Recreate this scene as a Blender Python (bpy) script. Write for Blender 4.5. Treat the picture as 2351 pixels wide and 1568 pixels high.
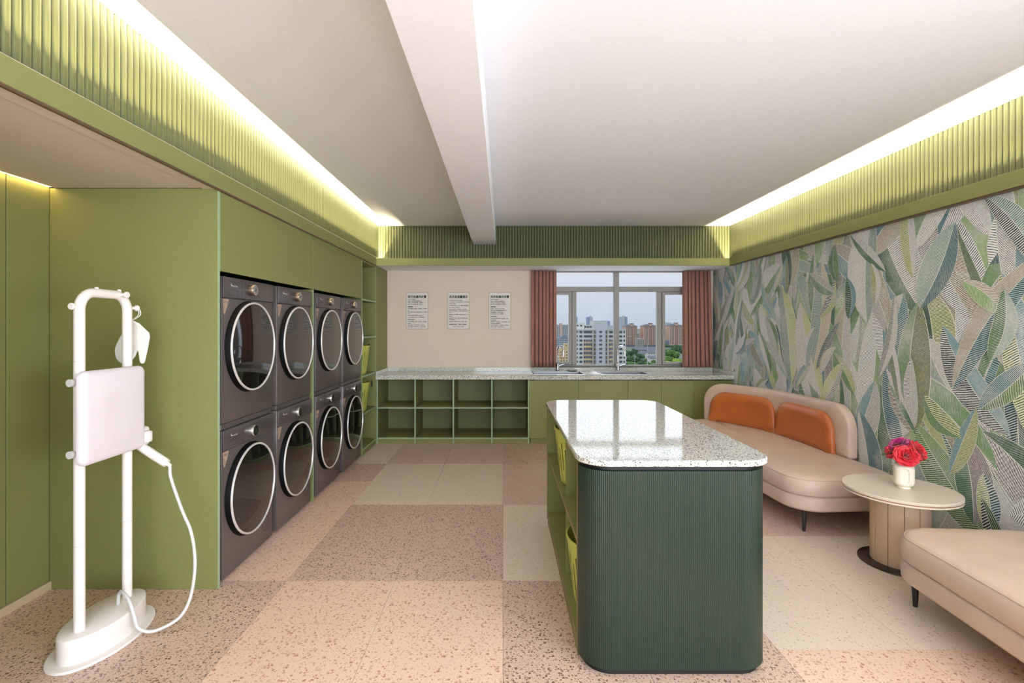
import bpy, bmesh, math, random
from mathutils import Vector, Matrix, noise

# ------------------------------------------------------------------ scene, camera, world, lights
for o in list(bpy.data.objects):
    bpy.data.objects.remove(o)
S = bpy.context.scene
COL = S.collection
PI = math.pi
W, H = 2351, 1568
F, VX, VY, EYE = 1150.0, 1155.0, 750.0, 1.40

cam_d = bpy.data.cameras.new('camera')
cam = bpy.data.objects.new('camera', cam_d)
COL.objects.link(cam)
cam.location = (0, 0, EYE)
cam.rotation_euler = (PI / 2, 0, 0)
cam_d.sensor_width = 36
cam_d.lens = 36 * F / W
cam_d.shift_x = (W / 2 - VX) / W
cam_d.shift_y = -(H / 2 - VY) / W
cam_d.clip_start = 0.05
cam_d.clip_end = 12000
S.camera = cam


def lin(c):
    r = []
    for v in c[:3]:
        v = v / 255.0
        r.append(v / 12.92 if v <= 0.04045 else ((v + 0.055) / 1.055) ** 2.4)
    return (r[0], r[1], r[2], 1.0)


# overcast, hazy sky
wd = bpy.data.worlds.new('world')
S.world = wd
wd.use_nodes = True
nt = wd.node_tree
nt.nodes.clear()
tc = nt.nodes.new('ShaderNodeTexCoord')
sp = nt.nodes.new('ShaderNodeSeparateXYZ')
rp = nt.nodes.new('ShaderNodeValToRGB')
bg = nt.nodes.new('ShaderNodeBackground')
wo = nt.nodes.new('ShaderNodeOutputWorld')
nt.links.new(tc.outputs['Generated'], sp.inputs[0])
nt.links.new(sp.outputs['Z'], rp.inputs[0])
nt.links.new(rp.outputs[0], bg.inputs[0])
nt.links.new(bg.outputs[0], wo.inputs[0])
e = rp.color_ramp.elements
e[0].position = 0.0
e[0].color = lin((190, 201, 219))
e[1].position = 0.13
e[1].color = lin((224, 228, 238))
bg.inputs[1].default_value = 0.86


def area(name, loc, rot, sx, sy, power, col, spread=PI):
    l = bpy.data.lights.new(name, 'AREA')
    l.shape = 'RECTANGLE'
    l.size = sx
    l.size_y = sy
    l.energy = power
    l.color = col
    l.spread = spread
    o = bpy.data.objects.new(name, l)
    o.location = loc
    o.rotation_euler = rot
    COL.objects.link(o)
    return o


# added fill light in an invented opening behind the camera
area('rear_fill_light', (0.8, -2.86, 1.35), (PI / 2 + 0.32, 0, 0), 3.4, 2.1, 190, (0.82, 0.90, 1.0))
# second added fill light, unseen, beyond the near sofa
area('side_fill_light', (2.74, -1.1, 1.45), (PI / 2 + 0.15, 0, PI / 2), 2.7, 1.2, 165, (0.82, 0.90, 1.0))
# daylight through the window over the sinks
area('sink_window_daylight', (1.50, 6.72, 1.50), (-PI / 2, 0, 0), 1.9, 1.2, 7, (0.86, 0.92, 1.0))

S.view_settings.view_transform = 'Standard'
S.view_settings.look = 'None'
S.view_settings.exposure = 0.33
S.view_settings.gamma = 1.0
S.view_settings.use_curve_mapping = False
try:
    S.cycles.use_denoising = True
    S.cycles.max_bounces = 10
    S.cycles.diffuse_bounces = 6
    S.cycles.caustics_reflective = False
    S.cycles.caustics_refractive = False
except Exception:
    pass

# ------------------------------------------------------------------ helpers


def link(o):
    COL.objects.link(o)
    return o


def tag(o, label=None, cat=None, group=None, kind=None):
    if label:
        o['label'] = label
    if cat:
        o['category'] = cat
    if group:
        o['group'] = group
    if kind:
        o['kind'] = kind
    return o


def thing(name, label, cat, loc=(0, 0, 0), group=None, kind=None):
    o = bpy.data.objects.new(name, None)
    o.empty_display_size = 0.05
    o.location = loc
    link(o)
    return tag(o, label, cat, group, kind)


def base_loc(p):
    """accumulated location of a chain of unrotated parents"""
    v = Vector((0, 0, 0))
    while p is not None:
        v = v + p.location
        p = p.parent
    return v


def put(name, me, m=None, parent=None, label=None, local=False):
    """mesh object; coordinates are world ones unless local"""
    o = bpy.data.objects.new(name, me)
    if m is not None:
        me.materials.clear()
        me.materials.append(m)
    link(o)
    if parent is not None:
        o.parent = parent
        if not local:
            o.matrix_parent_inverse = Matrix.Translation(-base_loc(parent))
    if label:
        o['label'] = label
    return o


class MB:
    def __init__(s):
        s.v = []
        s.f = []
        s.sm = []

    def add(s, v, f, smooth=False):
        n = len(s.v)
        s.v += [tuple(p) for p in v]
        s.f += [tuple(i + n for i in q) for q in f]
        s.sm += [smooth] * len(f)
        return s

    def box(s, x0, x1, y0, y1, z0, z1, b=0.0, seg=2):
        if x0 > x1: x0, x1 = x1, x0
        if y0 > y1: y0, y1 = y1, y0
        if z0 > z1: z0, z1 = z1, z0
        if b <= 0:
            v = [(x0, y0, z0), (x1, y0, z0), (x1, y1, z0), (x0, y1, z0), (x0, y0, z1), (x1, y0, z1), (x1, y1, z1), (x0, y1, z1)]
            f = [(0, 3, 2, 1), (4, 5, 6, 7), (0, 1, 5, 4), (1, 2, 6, 5), (2, 3, 7, 6), (3, 0, 4, 7)]
            return s.add(v, f)
        bm = bmesh.new()
        bmesh.ops.create_cube(bm, size=1.0)
        for q in bm.verts:
            q.co = Vector(((x0 + x1) / 2 + q.co.x * (x1 - x0), (y0 + y1) / 2 + q.co.y * (y1 - y0), (z0 + z1) / 2 + q.co.z * (z1 - z0)))
        bmesh.ops.bevel(bm, geom=bm.edges[:], offset=b, segments=seg, profile=0.5, affect='EDGES')
        bm.verts.index_update()
        bm.normal_update()
        v = [tuple(q.co) for q in bm.verts]
        f = [tuple(q.index for q in fc.verts) for fc in bm.faces]
        sm = [seg > 1 and max(abs(c) for c in fc.normal) < 0.999 for fc in bm.faces]
        bm.free()
        s.add(v, f)
        s.sm[-len(f):] = sm
        return s

    def tube(s, path, r, n=12, caps=True):
        path = [Vector(p) for p in path]
        rs = r if isinstance(r, (list, tuple)) else [r] * len(path)
        t0 = (path[1] - path[0]).normalized()
        up = Vector((0, 0, 1)) if abs(t0.z) < 0.9 else Vector((1, 0, 0))
        nrm = (up - t0 * up.dot(t0)).normalized()
        v = []
        for i, p in enumerate(path):
            if i == 0: t = t0
            elif i == len(path) - 1: t = (path[i] - path[i - 1]).normalized()
            else: t = (path[i + 1] - path[i - 1]).normalized()
            nrm = (nrm - t * nrm.dot(t)).normalized()
            bn = t.cross(nrm)
            for k in range(n):
                a = 2 * PI * k / n
                v.append(p + (nrm * math.cos(a) + bn * math.sin(a)) * rs[i])
        f = []
        for i in range(len(path) - 1):
            for k in range(n):
                a, b_ = i * n + k, i * n + (k + 1) % n
                f.append((a, b_, b_ + n, a + n))
        s.add(v, f, True)
        if caps:
            m = len(path) - 1
            s.add([v[k] for k in range(n)], [tuple(range(n - 1, -1, -1))])
            s.add([v[m * n + k] for k in range(n)], [tuple(range(n))])
        return s

    def lathe(s, prof, c=(0, 0, 0), n=32, axis='z', caps=True, smooth=True):
        v = []
        for r, h in prof:
            for k in range(n):
                a = 2 * PI * k / n
                x, y = r * math.cos(a), r * math.sin(a)
                if axis == 'z': q = (c[0] + x, c[1] + y, c[2] + h)
                elif axis == 'x': q = (c[0] + h, c[1] + x, c[2] + y)
                else: q = (c[0] + y, c[1] + h, c[2] + x)
                v.append(q)
        f = []
        for i in range(len(prof) - 1):
            for k in range(n):
                a, b_ = i * n + k, i * n + (k + 1) % n
                f.append((a, b_, b_ + n, a + n))
        s.add(v, f, smooth)
        if caps:
            m = len(prof) - 1
            if prof[0][0] > 1e-6: s.add(v[:n], [tuple(range(n - 1, -1, -1))])
            if prof[m][0] > 1e-6: s.add(v[m * n:], [tuple(range(n))])
        return s

    def prism(s, outline, z0, z1, b=0.0):
        """vertical prism of a CCW outline, edges rounded by b"""
        if b > 0:
            prof = [(b, z0), (0, z0 + b), (0, z1 - b), (b, z1)]
        else:
            prof = [(0, z0), (0, z1)]
        return s.pillow(outline, prof)

    def pillow(s, outline, prof, mapf=None, rings=0):
        n = len(outline)
        cx = sum(p[0] for p in outline) / n
        cy = sum(p[1] for p in outline) / n
        nr = []
        for i in range(n):
            a, b_ = outline[i - 1], outline[(i + 1) % n]
            d = Vector((b_[0] - a[0], b_[1] - a[1]))
            d = d.normalized() if d.length > 0 else Vector((1, 0))
            nr.append(Vector((-d.y, d.x)))  # inward for CCW
        v = []
        for ins, z in prof:
            for i in range(n):
                v.append((outline[i][0] + nr[i].x * ins, outline[i][1] + nr[i].y * ins, z))
        f = []
        m = len(prof)
        for k in range(m - 1):
            for i in range(n):
                j = (i + 1) % n
                f.append((k * n + i, k * n + j, (k + 1) * n + j, (k + 1) * n + i))
        last = (m - 1) * n
        crown = 0.0
        if rings:
            zt = prof[-1][1]
            base = v[last:last + n]
            for r in range(1, rings + 1):
                t = 1 - r / (rings + 0.0)
                t = max(t, 0.02)
                for p in base:
                    v.append((cx + (p[0] - cx) * t, cy + (p[1] - cy) * t, zt))
                o = last + (r - 1) * n
                for i in range(n):
                    j = (i + 1) % n
                    f.append((o + i, o + j, o + n + j, o + n + i))
            last += rings * n
        f.append(tuple(last + i for i in range(n)))
        if rings:
            prev = list(range(n))
            base = v[:n]
            for r in range(1, rings + 1):
                t = max(1 - r / rings, 0.02)
                cur = []
                for p in base:
                    cur.append(len(v))
                    v.append((cx + (p[0] - cx) * t, cy + (p[1] - cy) * t, p[2]))
                for i in range(n):
                    j = (i + 1) % n
                    f.append((prev[j], prev[i], cur[i], cur[j]))
                prev = cur
            f.append(tuple(reversed(prev)))
        else:
            f.append(tuple(range(n - 1, -1, -1)))
        if mapf:
            v = [mapf(*p) for p in v]
        return s.add(v, f, True)

    def mesh(s, name, auto=True):
        me = bpy.data.meshes.new(name)
        me.from_pydata(s.v, [], s.f)
        me.polygons.foreach_set('use_smooth', s.sm)
        me.update()
        if auto and any(s.sm):
            try:
                me.set_sharp_from_angle(angle=math.radians(38))
            except Exception:
                pass
        return me

    def obj(s, name, m=None, parent=None, label=None, local=False):
        return put(name, s.mesh(name), m, parent, label, local)


def struct(name, mb, m, parent=None, label=None, cat=None):
    o = mb.obj(name, m, parent)
    if parent is None:
        tag(o, label, cat, None, 'structure')
    return o


def rounded(pts, rad, n=8):
    """rounded polygon; rad per corner"""
    out = []
    m = len(pts)
    for i in range(m):
        p0, p1, p2 = Vector(pts[i - 1]), Vector(pts[i]), Vector(pts[(i + 1) % m])
        r = rad[i] if isinstance(rad, (list, tuple)) else rad
        if r <= 0:
            out.append(tuple(p1)); continue
        a, b_ = (p0 - p1).normalized(), (p2 - p1).normalized()
        ang = a.angle(b_)
        d = r / math.tan(ang / 2)
        d = min(d, (p0 - p1).length * 0.49, (p2 - p1).length * 0.49)
        r = d * math.tan(ang / 2)
        c = p1 + (a + b_).normalized() * (r / math.sin(ang / 2))
        s0, s1 = p1 + a * d - c, p1 + b_ * d - c
        t0 = math.atan2(s0.y, s0.x)
        dt = math.atan2(s1.y, s1.x) - t0
        while dt > PI: dt -= 2 * PI
        while dt < -PI: dt += 2 * PI
        for k in range(n + 1):
            t = t0 + dt * k / n
            out.append((c.x + r * math.cos(t), c.y + r * math.sin(t)))
    return out


def spline(pts, n=8):
    P = [Vector(p) for p in pts]
    out = []
    for i in range(len(P) - 1):
        p0 = P[i - 1] if i > 0 else P[0] * 2 - P[1]
        p3 = P[i + 2] if i + 2 < len(P) else P[-1] * 2 - P[-2]
        p1, p2 = P[i], P[i + 1]
        for k in range(n):
            t = k / n
            out.append(0.5 * ((2 * p1) + (p2 - p0) * t + (2 * p0 - 5 * p1 + 4 * p2 - p3) * t * t + (3 * p1 - p0 - 3 * p2 + p3) * t ** 3))
    out.append(P[-1])
    return out


def at(px, py, Y):
    return Vector(((px - VX) * Y / F, Y, EYE - (py - VY) * Y / F))


def ellipse(cx, cy, a, b, n=48):
    return [(cx + a * math.cos(2 * PI * i / n), cy + b * math.sin(2 * PI * i / n)) for i in range(n)]


def copy_tree(o, parent=None):
    c = o.copy()
    COL.objects.link(c)
    if parent is not None:
        mpi = o.matrix_parent_inverse.copy()
        c.parent = parent
        c.matrix_parent_inverse = mpi
    for ch in list(o.children):
        copy_tree(ch, c)
    return c


def text_mesh(body, size, align='LEFT', bold=0.0, res=2, spacing=1.0, line=1.0):
    cu = bpy.data.curves.new('text', 'FONT')
    cu.body = body
    cu.size = size
    cu.align_x = align
    cu.resolution_u = res
    cu.space_character = spacing
    cu.space_line = line
    ob = bpy.data.objects.new('text', cu)
    COL.objects.link(ob)
    dg = bpy.context.evaluated_depsgraph_get()
    me = bpy.data.meshes.new_from_object(ob.evaluated_get(dg))
    bpy.data.objects.remove(ob)
    bpy.data.curves.remove(cu)
    if bold > 0:
        # heavier strokes: slightly shifted copies of the same glyphs in one flat print
        V0 = [tuple(v.co) for v in me.vertices]
        F0 = [tuple(p.vertices) for p in me.polygons]
        mb = MB()
        for dx, dy in ((0, 0), (-bold, 0), (bold, 0), (0, -bold), (0, bold)):
            mb.add([(x + dx, y + dy, z) for x, y, z in V0], F0)
        me = mb.mesh('text')
    return me


# ------------------------------------------------------------------ materials


def newmat(name):
    m = bpy.data.materials.new(name)
    m.use_nodes = True
    nt = m.node_tree
    b = nt.nodes['Principled BSDF']
    return m, nt, b


def plain(name, col, rough=0.5, metal=0.0, spec=0.5, coat=0.0, emit=None, estr=0.0, sheen=0.0):
    m, nt, b = newmat(name)
    b.inputs['Base Color'].default_value = lin(col)
    b.inputs['Roughness'].default_value = rough
    b.inputs['Metallic'].default_value = metal
    b.inputs['Specular IOR Level'].default_value = spec
    b.inputs['Coat Weight'].default_value = coat
    if sheen:
        b.inputs['Sheen Weight'].default_value = sheen
    if emit:
        b.inputs['Emission Color'].default_value = lin(emit)
        b.inputs['Emission Strength'].default_value = estr
    return m


def N(nt, t, **kw):
    n = nt.nodes.new(t)
    for k, v in kw.items():
        setattr(n, k, v)
    return n


def speckled(name, col, col2, scale=900, rough=0.5, bump=0.0, lo=0.4, hi=0.62, big=0.0):
    m, nt, b = newmat(name)
    g = N(nt, 'ShaderNodeNewGeometry')
    no = N(nt, 'ShaderNodeTexNoise')
    no.inputs['Scale'].default_value = scale
    no.inputs['Detail'].default_value = 1.0
    r = N(nt, 'ShaderNodeValToRGB')
    r.color_ramp.elements[0].position = lo
    r.color_ramp.elements[0].color = lin(col)
    r.color_ramp.elements[1].position = hi
    r.color_ramp.elements[1].color = lin(col2)
    nt.links.new(g.outputs['Position'], no.inputs['Vector'])
    nt.links.new(no.outputs[0], r.inputs[0])
    nt.links.new(r.outputs[0], b.inputs['Base Color'])
    b.inputs['Roughness'].default_value = rough
    if bump:
        bu = N(nt, 'ShaderNodeBump')
        bu.inputs['Strength'].default_value = bump
        bu.inputs['Distance'].default_value = 0.001
        nt.links.new(no.outputs[0], bu.inputs['Height'])
        nt.links.new(bu.outputs[0], b.inputs['Normal'])
    return m


def terrazzo(name, base, chips, scale, size, rough=0.3, fine=None, per_object=True, spec=0.5, distort=0.35, coat=0.0):
    """chips: list of (position, colour); size = (min, max) chip radius in cells"""
    m, nt, b = newmat(name)
    L = nt.links
    g = N(nt, 'ShaderNodeNewGeometry')
    vec = g.outputs['Position']
    if per_object:
        oi = N(nt, 'ShaderNodeObjectInfo')
        cx = N(nt, 'ShaderNodeCombineXYZ')
        mm = N(nt, 'ShaderNodeMath', operation='MULTIPLY')
        mm.inputs[1].default_value = 37.0
        L.new(oi.outputs['Random'], mm.inputs[0])
        L.new(mm.outputs[0], cx.inputs[0])
        L.new(mm.outputs[0], cx.inputs[1])
        ad = N(nt, 'ShaderNodeVectorMath', operation='ADD')
        L.new(vec, ad.inputs[0])
        L.new(cx.outputs[0], ad.inputs[1])
        vec = ad.outputs[0]
    nz = N(nt, 'ShaderNodeTexNoise')
    nz.inputs['Scale'].default_value = scale * 1.3
    nz.inputs['Detail'].default_value = 1.0
    L.new(vec, nz.inputs['Vector'])
    mx = N(nt, 'ShaderNodeVectorMath', operation='MULTIPLY_ADD')
    k = distort * 2.0 / scale
    mx.inputs[1].default_value = (k, k, k)
    L.new(nz.outputs['Color'], mx.inputs[0])
    L.new(vec, mx.inputs[2])
    col_prev = None
    layers = [(scale, size)]
    if fine:
        layers.append(fine)
    first = True
    for sc, sz in layers:
        vo = N(nt, 'ShaderNodeTexVoronoi')
        vo.inputs['Scale'].default_value = sc
        L.new(mx.outputs[0], vo.inputs['Vector'])
        sep = N(nt, 'ShaderNodeSeparateColor')
        L.new(vo.outputs['Color'], sep.inputs[0])
        mr = N(nt, 'ShaderNodeMapRange')
        mr.inputs['To Min'].default_value = sz[0]
        mr.inputs['To Max'].default_value = sz[1]
        L.new(sep.outputs[1], mr.inputs['Value'])
        sub = N(nt, 'ShaderNodeMath', operation='SUBTRACT')
        L.new(mr.outputs[0], sub.inputs[0])
        L.new(vo.outputs['Distance'], sub.inputs[1])
        st = N(nt, 'ShaderNodeMapRange')
        st.inputs['From Min'].default_value = -0.02
        st.inputs['From Max'].default_value = 0.03
        L.new(sub.outputs[0], st.inputs['Value'])
        r = N(nt, 'ShaderNodeValToRGB')
        r.color_ramp.interpolation = 'CONSTANT'
        el = r.color_ramp.elements
        el[0].position = chips[0][0]
        el[0].color = lin(chips[0][1])
        el[1].position = chips[1][0]
        el[1].color = lin(chips[1][1])
        for p, c in chips[2:]:
            q = el.new(p)
            q.color = lin(c)
        L.new(sep.outputs[0], r.inputs[0])
        mix = N(nt, 'ShaderNodeMix', data_type='RGBA')
        L.new(st.outputs[0], mix.inputs[0])
        if first:
            mix.inputs[6].default_value = lin(base)
        else:
            L.new(col_prev, mix.inputs[6])
        L.new(r.outputs[0], mix.inputs[7])
        col_prev = mix.outputs[2]
        first = False
    L.new(col_prev, b.inputs['Base Color'])
    b.inputs['Roughness'].default_value = rough
    b.inputs['Specular IOR Level'].default_value = spec
    b.inputs['Coat Weight'].default_value = coat
    b.inputs['Coat Roughness'].default_value = 0.05
    return m


def leathery(name, col, col2, rough=0.45, bump=0.15, scale=260):
    m, nt, b = newmat(name)
    L = nt.links
    g = N(nt, 'ShaderNodeNewGeometry')
    no = N(nt, 'ShaderNodeTexNoise')
    no.inputs['Scale'].default_value = 6
    no.inputs['Detail'].default_value = 6
    L.new(g.outputs['Position'], no.inputs['Vector'])
    r = N(nt, 'ShaderNodeValToRGB')
    r.color_ramp.elements[0].position = 0.35
    r.color_ramp.elements[0].color = lin(col)
    r.color_ramp.elements[1].position = 0.7
    r.color_ramp.elements[1].color = lin(col2)
    L.new(no.outputs[0], r.inputs[0])
    L.new(r.outputs[0], b.inputs['Base Color'])
    v = N(nt, 'ShaderNodeTexVoronoi')
    v.inputs['Scale'].default_value = scale
    L.new(g.outputs['Position'], v.inputs['Vector'])
    bu = N(nt, 'ShaderNodeBump')
    bu.inputs['Strength'].default_value = bump
    bu.inputs['Distance'].default_value = 0.0006
    L.new(v.outputs['Distance'], bu.inputs['Height'])
    L.new(bu.outputs[0], b.inputs['Normal'])
    b.inputs['Roughness'].default_value = rough
    return m


GREEN = speckled('green_laminate', (116, 119, 67), (134, 136, 84), 700, 0.55)
GREEN_EDGE = plain('pale_green_edge', (150, 172, 138), 0.5)
RIBM = plain('ribbed_green', (88, 92, 58), 0.5)
DGREEN = plain('dark_green_fluted', (21, 41, 30), 0.30)
BROWN_EDGE = plain('brown_edge', (140, 116, 92), 0.5)
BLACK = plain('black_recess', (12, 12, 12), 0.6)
WHITE = speckled('white_ceiling_paint', (238, 239, 244), (240, 241, 246), 60, 0.9)
SOFFIT = plain('alcove_soffit_paint', (206, 194, 182), 0.9)
BEIGE = speckled('beige_wall_paint', (222, 206, 190), (226, 211, 196), 90, 0.9)
SKIRT = plain('pale_wood_skirting', (196, 176, 146), 0.5)
BRONZE = plain('bronze_profile', (120, 100, 80), 0.35, 0.7)
STEEL = plain('brushed_steel', (150, 150, 150), 0.35, 1.0)
CHROME = plain('chrome', (225, 225, 228), 0.08, 1.0)
FRAME = plain('grey_window_frame', (150, 148, 144), 0.5)
WASH = plain('graphite_metal', (104, 97, 95), 0.38, 0.5)
WASH2 = plain('graphite_panel', (94, 88, 89), 0.32, 0.5)
WASHB = plain('black_plastic', (5, 5, 5), 0.6, 0.0, 0.15)
LINE = plain('seam_line', (38, 36, 37), 0.6)
RING = plain('silver_ring', (222, 218, 214), 0.3, 0.35)
GLASSD = plain('dark_door_glass', (20, 18, 17), 0.03, 0.0, 0.55, 0.2)
KNOBS = plain('silver_knob', (196, 194, 190), 0.25, 0.9)
KNOBD = plain('dark_knob_face', (44, 46, 42), 0.12, 0.4)
KNOBB = plain('bronze_knob_side', (128, 110, 92), 0.3, 0.8)
STICK = plain('tan_sticker', (166, 138, 118), 0.5)
PRINTW = plain('white_print', (235, 232, 228), 0.6)
PRINTD = plain('dark_print', (52, 52, 44), 0.7)
PRINTT = plain('black_print', (34, 34, 30), 0.7)
PRINTY = plain('yellow_print', (222, 196, 110), 0.7)
PRINTG = plain('pale_green_print', (196, 204, 176), 0.8)
POSTER = plain('poster_paper', (228, 222, 216), 0.6)
POSTERE = plain('poster_border', (164, 150, 112), 0.6)
LEATHER = leathery('beige_leather', (198, 174, 157), (208, 185, 168), 0.42)
LEATHERD = leathery('orange_leather', (172, 94, 42), (180, 102, 48), 0.38, 0.1)
LEGM = plain('black_leg', (34, 32, 32), 0.4)
CREAM = plain('cream_table_top', (222, 208, 190), 0.35)
TABLE_B = plain('brown_table_line', (150, 88, 52), 0.5)
STEM_T = speckled('tan_table_stem', (196, 168, 142), (206, 180, 154), 240, 0.5)
BASE_D = plain('dark_table_base', (60, 50, 46), 0.25, 0.4)
VASE = plain('cream_ceramic', (232, 224, 206), 0.25, 0, 0.5, 0.3)
ROSE = plain('red_petal', (206, 8, 38), 0.5, sheen=0.3)
ROSE2 = plain('crimson_petal', (196, 4, 52), 0.5, sheen=0.3)
ROSEM = plain('magenta_petal', (172, 6, 112), 0.5, sheen=0.3)
LEAFM = plain('rose_leaf', (74, 92, 42), 0.5)
STEAM = plain('white_plastic', (232, 226, 220), 0.4)
STEAMG = plain('grey_white_plastic', (206, 204, 202), 0.45)
PADM = leathery('grey_pad_cloth', (216, 208, 212), (222, 215, 219), 0.8, 0.2, 500)
GLOVE = leathery('white_quilted_cloth', (222, 222, 214), (230, 229, 222), 0.85, 0.3, 90)
BASKET = plain('lime_basket', (186, 192, 92), 0.45)
CURT = None
COUNTER = terrazzo('counter_terrazzo', (222, 222, 214), [(0.0, (44, 48, 44)), (0.34, (98, 103, 95)), (0.6, (146, 149, 140)), (0.85, (188, 189, 180))], 150, (0.15, 0.58), 0.06, (330, (0.05, 0.46)), False, 0.5, 0.4, 0.0)
T_PEACH = terrazzo('tile_peach', (232, 201, 178), [(0.0, (186, 134, 110)), (0.35, (202, 158, 134)), (0.7, (212, 174, 152))], 66, (0.05, 0.50), 0.32, (140, (-0.1, 0.42)))
T_BROWN = terrazzo('tile_brown', (210, 182, 163), [(0.0, (118, 92, 80)), (0.35, (146, 116, 101)), (0.7, (172, 140, 122))], 76, (0.08, 0.52), 0.32, (160, (0.0, 0.45)))
T_CREAM = terrazzo('tile_cream', (226, 209, 190), [(0.0, (188, 162, 140)), (0.5, (204, 181, 159)), (0.8, (212, 192, 170))], 72, (-0.2, 0.40), 0.30, (150, (-0.25, 0.36)))
T_ROSE = terrazzo('tile_rose', (214, 186, 170), [(0.0, (158, 122, 110)), (0.4, (180, 146, 132)), (0.7, (194, 162, 148))], 90, (0.05, 0.50), 0.32, (200, (-0.1, 0.40)))
GROUT = plain('grout', (196, 178, 160), 0.8)
LED = plain('led_strip_lens', (255, 240, 210), 0.5)
LEDON = plain('led_strip_lit', (255, 236, 190), 0.5, emit=(255, 214, 140), estr=16.0)


def curtain_mat():
    m, nt, b = newmat('rust_curtain_cloth')
    L = nt.links
    uv = N(nt, 'ShaderNodeUVMap')
    mp = N(nt, 'ShaderNodeMapping')
    mp.inputs['Scale'].default_value = (400, 150, 1)
    vo = N(nt, 'ShaderNodeTexVoronoi')
    vo.inputs['Scale'].default_value = 1.0
    L.new(uv.outputs[0], mp.inputs[0])
    L.new(mp.outputs[0], vo.inputs['Vector'])
    r = N(nt, 'ShaderNodeValToRGB')
    r.color_ramp.elements[0].color = lin((112, 74, 62))
    r.color_ramp.elements[1].color = lin((174, 124, 106))
    L.new(vo.outputs['Distance'], r.inputs[0])
    L.new(r.outputs[0], b.inputs['Base Color'])
    b.inputs['Roughness'].default_value = 0.8
    b.inputs['Sheen Weight'].default_value = 0.3
    return m


CURT = curtain_mat()


def glass_mat():
    m = bpy.data.materials.new('clear_window_glass')
    m.use_nodes = True
    nt = m.node_tree
    nt.nodes.clear()
    o = N(nt, 'ShaderNodeOutputMaterial')
    mx = N(nt, 'ShaderNodeMixShader')
    t = N(nt, 'ShaderNodeBsdfTransparent')
    t.inputs[0].default_value = (0.97, 0.98, 0.98, 1)
    g = N(nt, 'ShaderNodeBsdfGlossy')
    g.inputs['Roughness'].default_value = 0.01
    mx.inputs[0].default_value = 0.001
    nt.links.new(t.outputs[0], mx.inputs[1])
    nt.links.new(g.outputs[0], mx.inputs[2])
    nt.links.new(mx.outputs[0], o.inputs[0])
    return m


PANE = glass_mat()

# ------------------------------------------------------------------ room dimensions
XL = -1.52          # front plane of the left cabinets
XA = -2.42          # left wall of the alcove
XR = 2.76           # papered right wall
YB = 6.58           # back wall
YC = 6.00           # front plane of the back cabinets
YP = 2.672          # alcove end panel
ZC = 2.66           # ceiling
ZS = 2.14           # soffits / underside of the frieze
YR = -3.0           # wall behind the camera
TR = 0.035          # rib pitch
RIB_X0 = -1.57      # left rib plane
YL0 = 1.08          # where the alcove ends, out of frame

# ------------------------------------------------------------------ floor with terrazzo tiles
fl = struct('floor', MB().box(XA - 0.1, XR + 0.2, YR - 0.1, YB + 0.2, -0.12, -0.012), GROUT, label='terrazzo tile floor of the laundry room', cat='floor')
TS = 0.59
tile_me = {}


def tile_kind(x, y):
    if x < -1.19:
        if y < 2.76: return T_BROWN
        if y < 4.53: return T_PEACH
        if y < 5.12: return T_BROWN
        return T_CREAM
    if x < 0:
        if y < 2.76: return T_PEACH
        if y < 3.94: return T_BROWN
        if y < 5.12: return T_CREAM
        return T_ROSE
    if x < 1.19:
        if y < 2.76: return T_BROWN
        if y < 3.94: return T_CREAM
        if y < 5.12: return T_ROSE
        return T_BROWN
    if y < 2.17: return T_PEACH
    if y < 3.36: return T_CREAM
    if y < 4.54: return T_ROSE
    return T_CREAM


for ci in range(-5, 5):
    for ri in range(-9, 7):
        x0, y0 = ci * 0.595, 2.76 + ri * TS
        x1, y1 = x0 + 0.595, y0 + TS
        x0c, x1c = max(x0, XA), min(x1, XR)
        y0c, y1c = max(y0, YR), min(y1, YB)
        if x1c - x0c < 0.03 or y1c - y0c < 0.03:
            continue
        m = tile_kind((x0 + x1) / 2, (y0 + y1) / 2)
        key = (round(x1c - x0c, 3), round(y1c - y0c, 3), m.name)
        if key not in tile_me:
            g_ = 0.0007
            me = MB().box(g_, x1c - x0c - g_, g_, y1c - y0c - g_, -0.012, 0.0).mesh('tile')
            me.materials.append(m)
            tile_me[key] = me
        o = put('tile', tile_me[key], None, fl, local=True)
        o.location = (x0c, y0c, 0)

# ------------------------------------------------------------------ ceiling, beam, soffits
struct('ceiling', MB().box(-1.75, 3.05, YR - 0.1, YB + 0.2, ZC, ZC + 0.12), WHITE, label='white plastered main ceiling above the room', cat='ceiling')
struct('ceiling_beam', MB().box(-0.375, -0.092, YR, 6.30, 2.430, ZC, 0.004, 1), WHITE, label='white boxed beam running along the ceiling', cat='beam')
struct('ceiling', MB().box(-1.70, XR + 0.2, YC + 0.016, YB + 0.02, ZS - 0.006, ZS + 0.012), WHITE, label='low white soffit over the sink counter and window', cat='ceiling')
struct('ceiling', MB().box(XA + 0.028, RIB_X0 - 0.03, YL0, YP, ZS, ZS + 0.06).box(RIB_X0 - 0.03, XL - 0.012, YL0, YP, ZS - 0.006, ZS - 0.0045), SOFFIT, label='low beige soffit over the ironing alcove', cat='ceiling')

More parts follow.
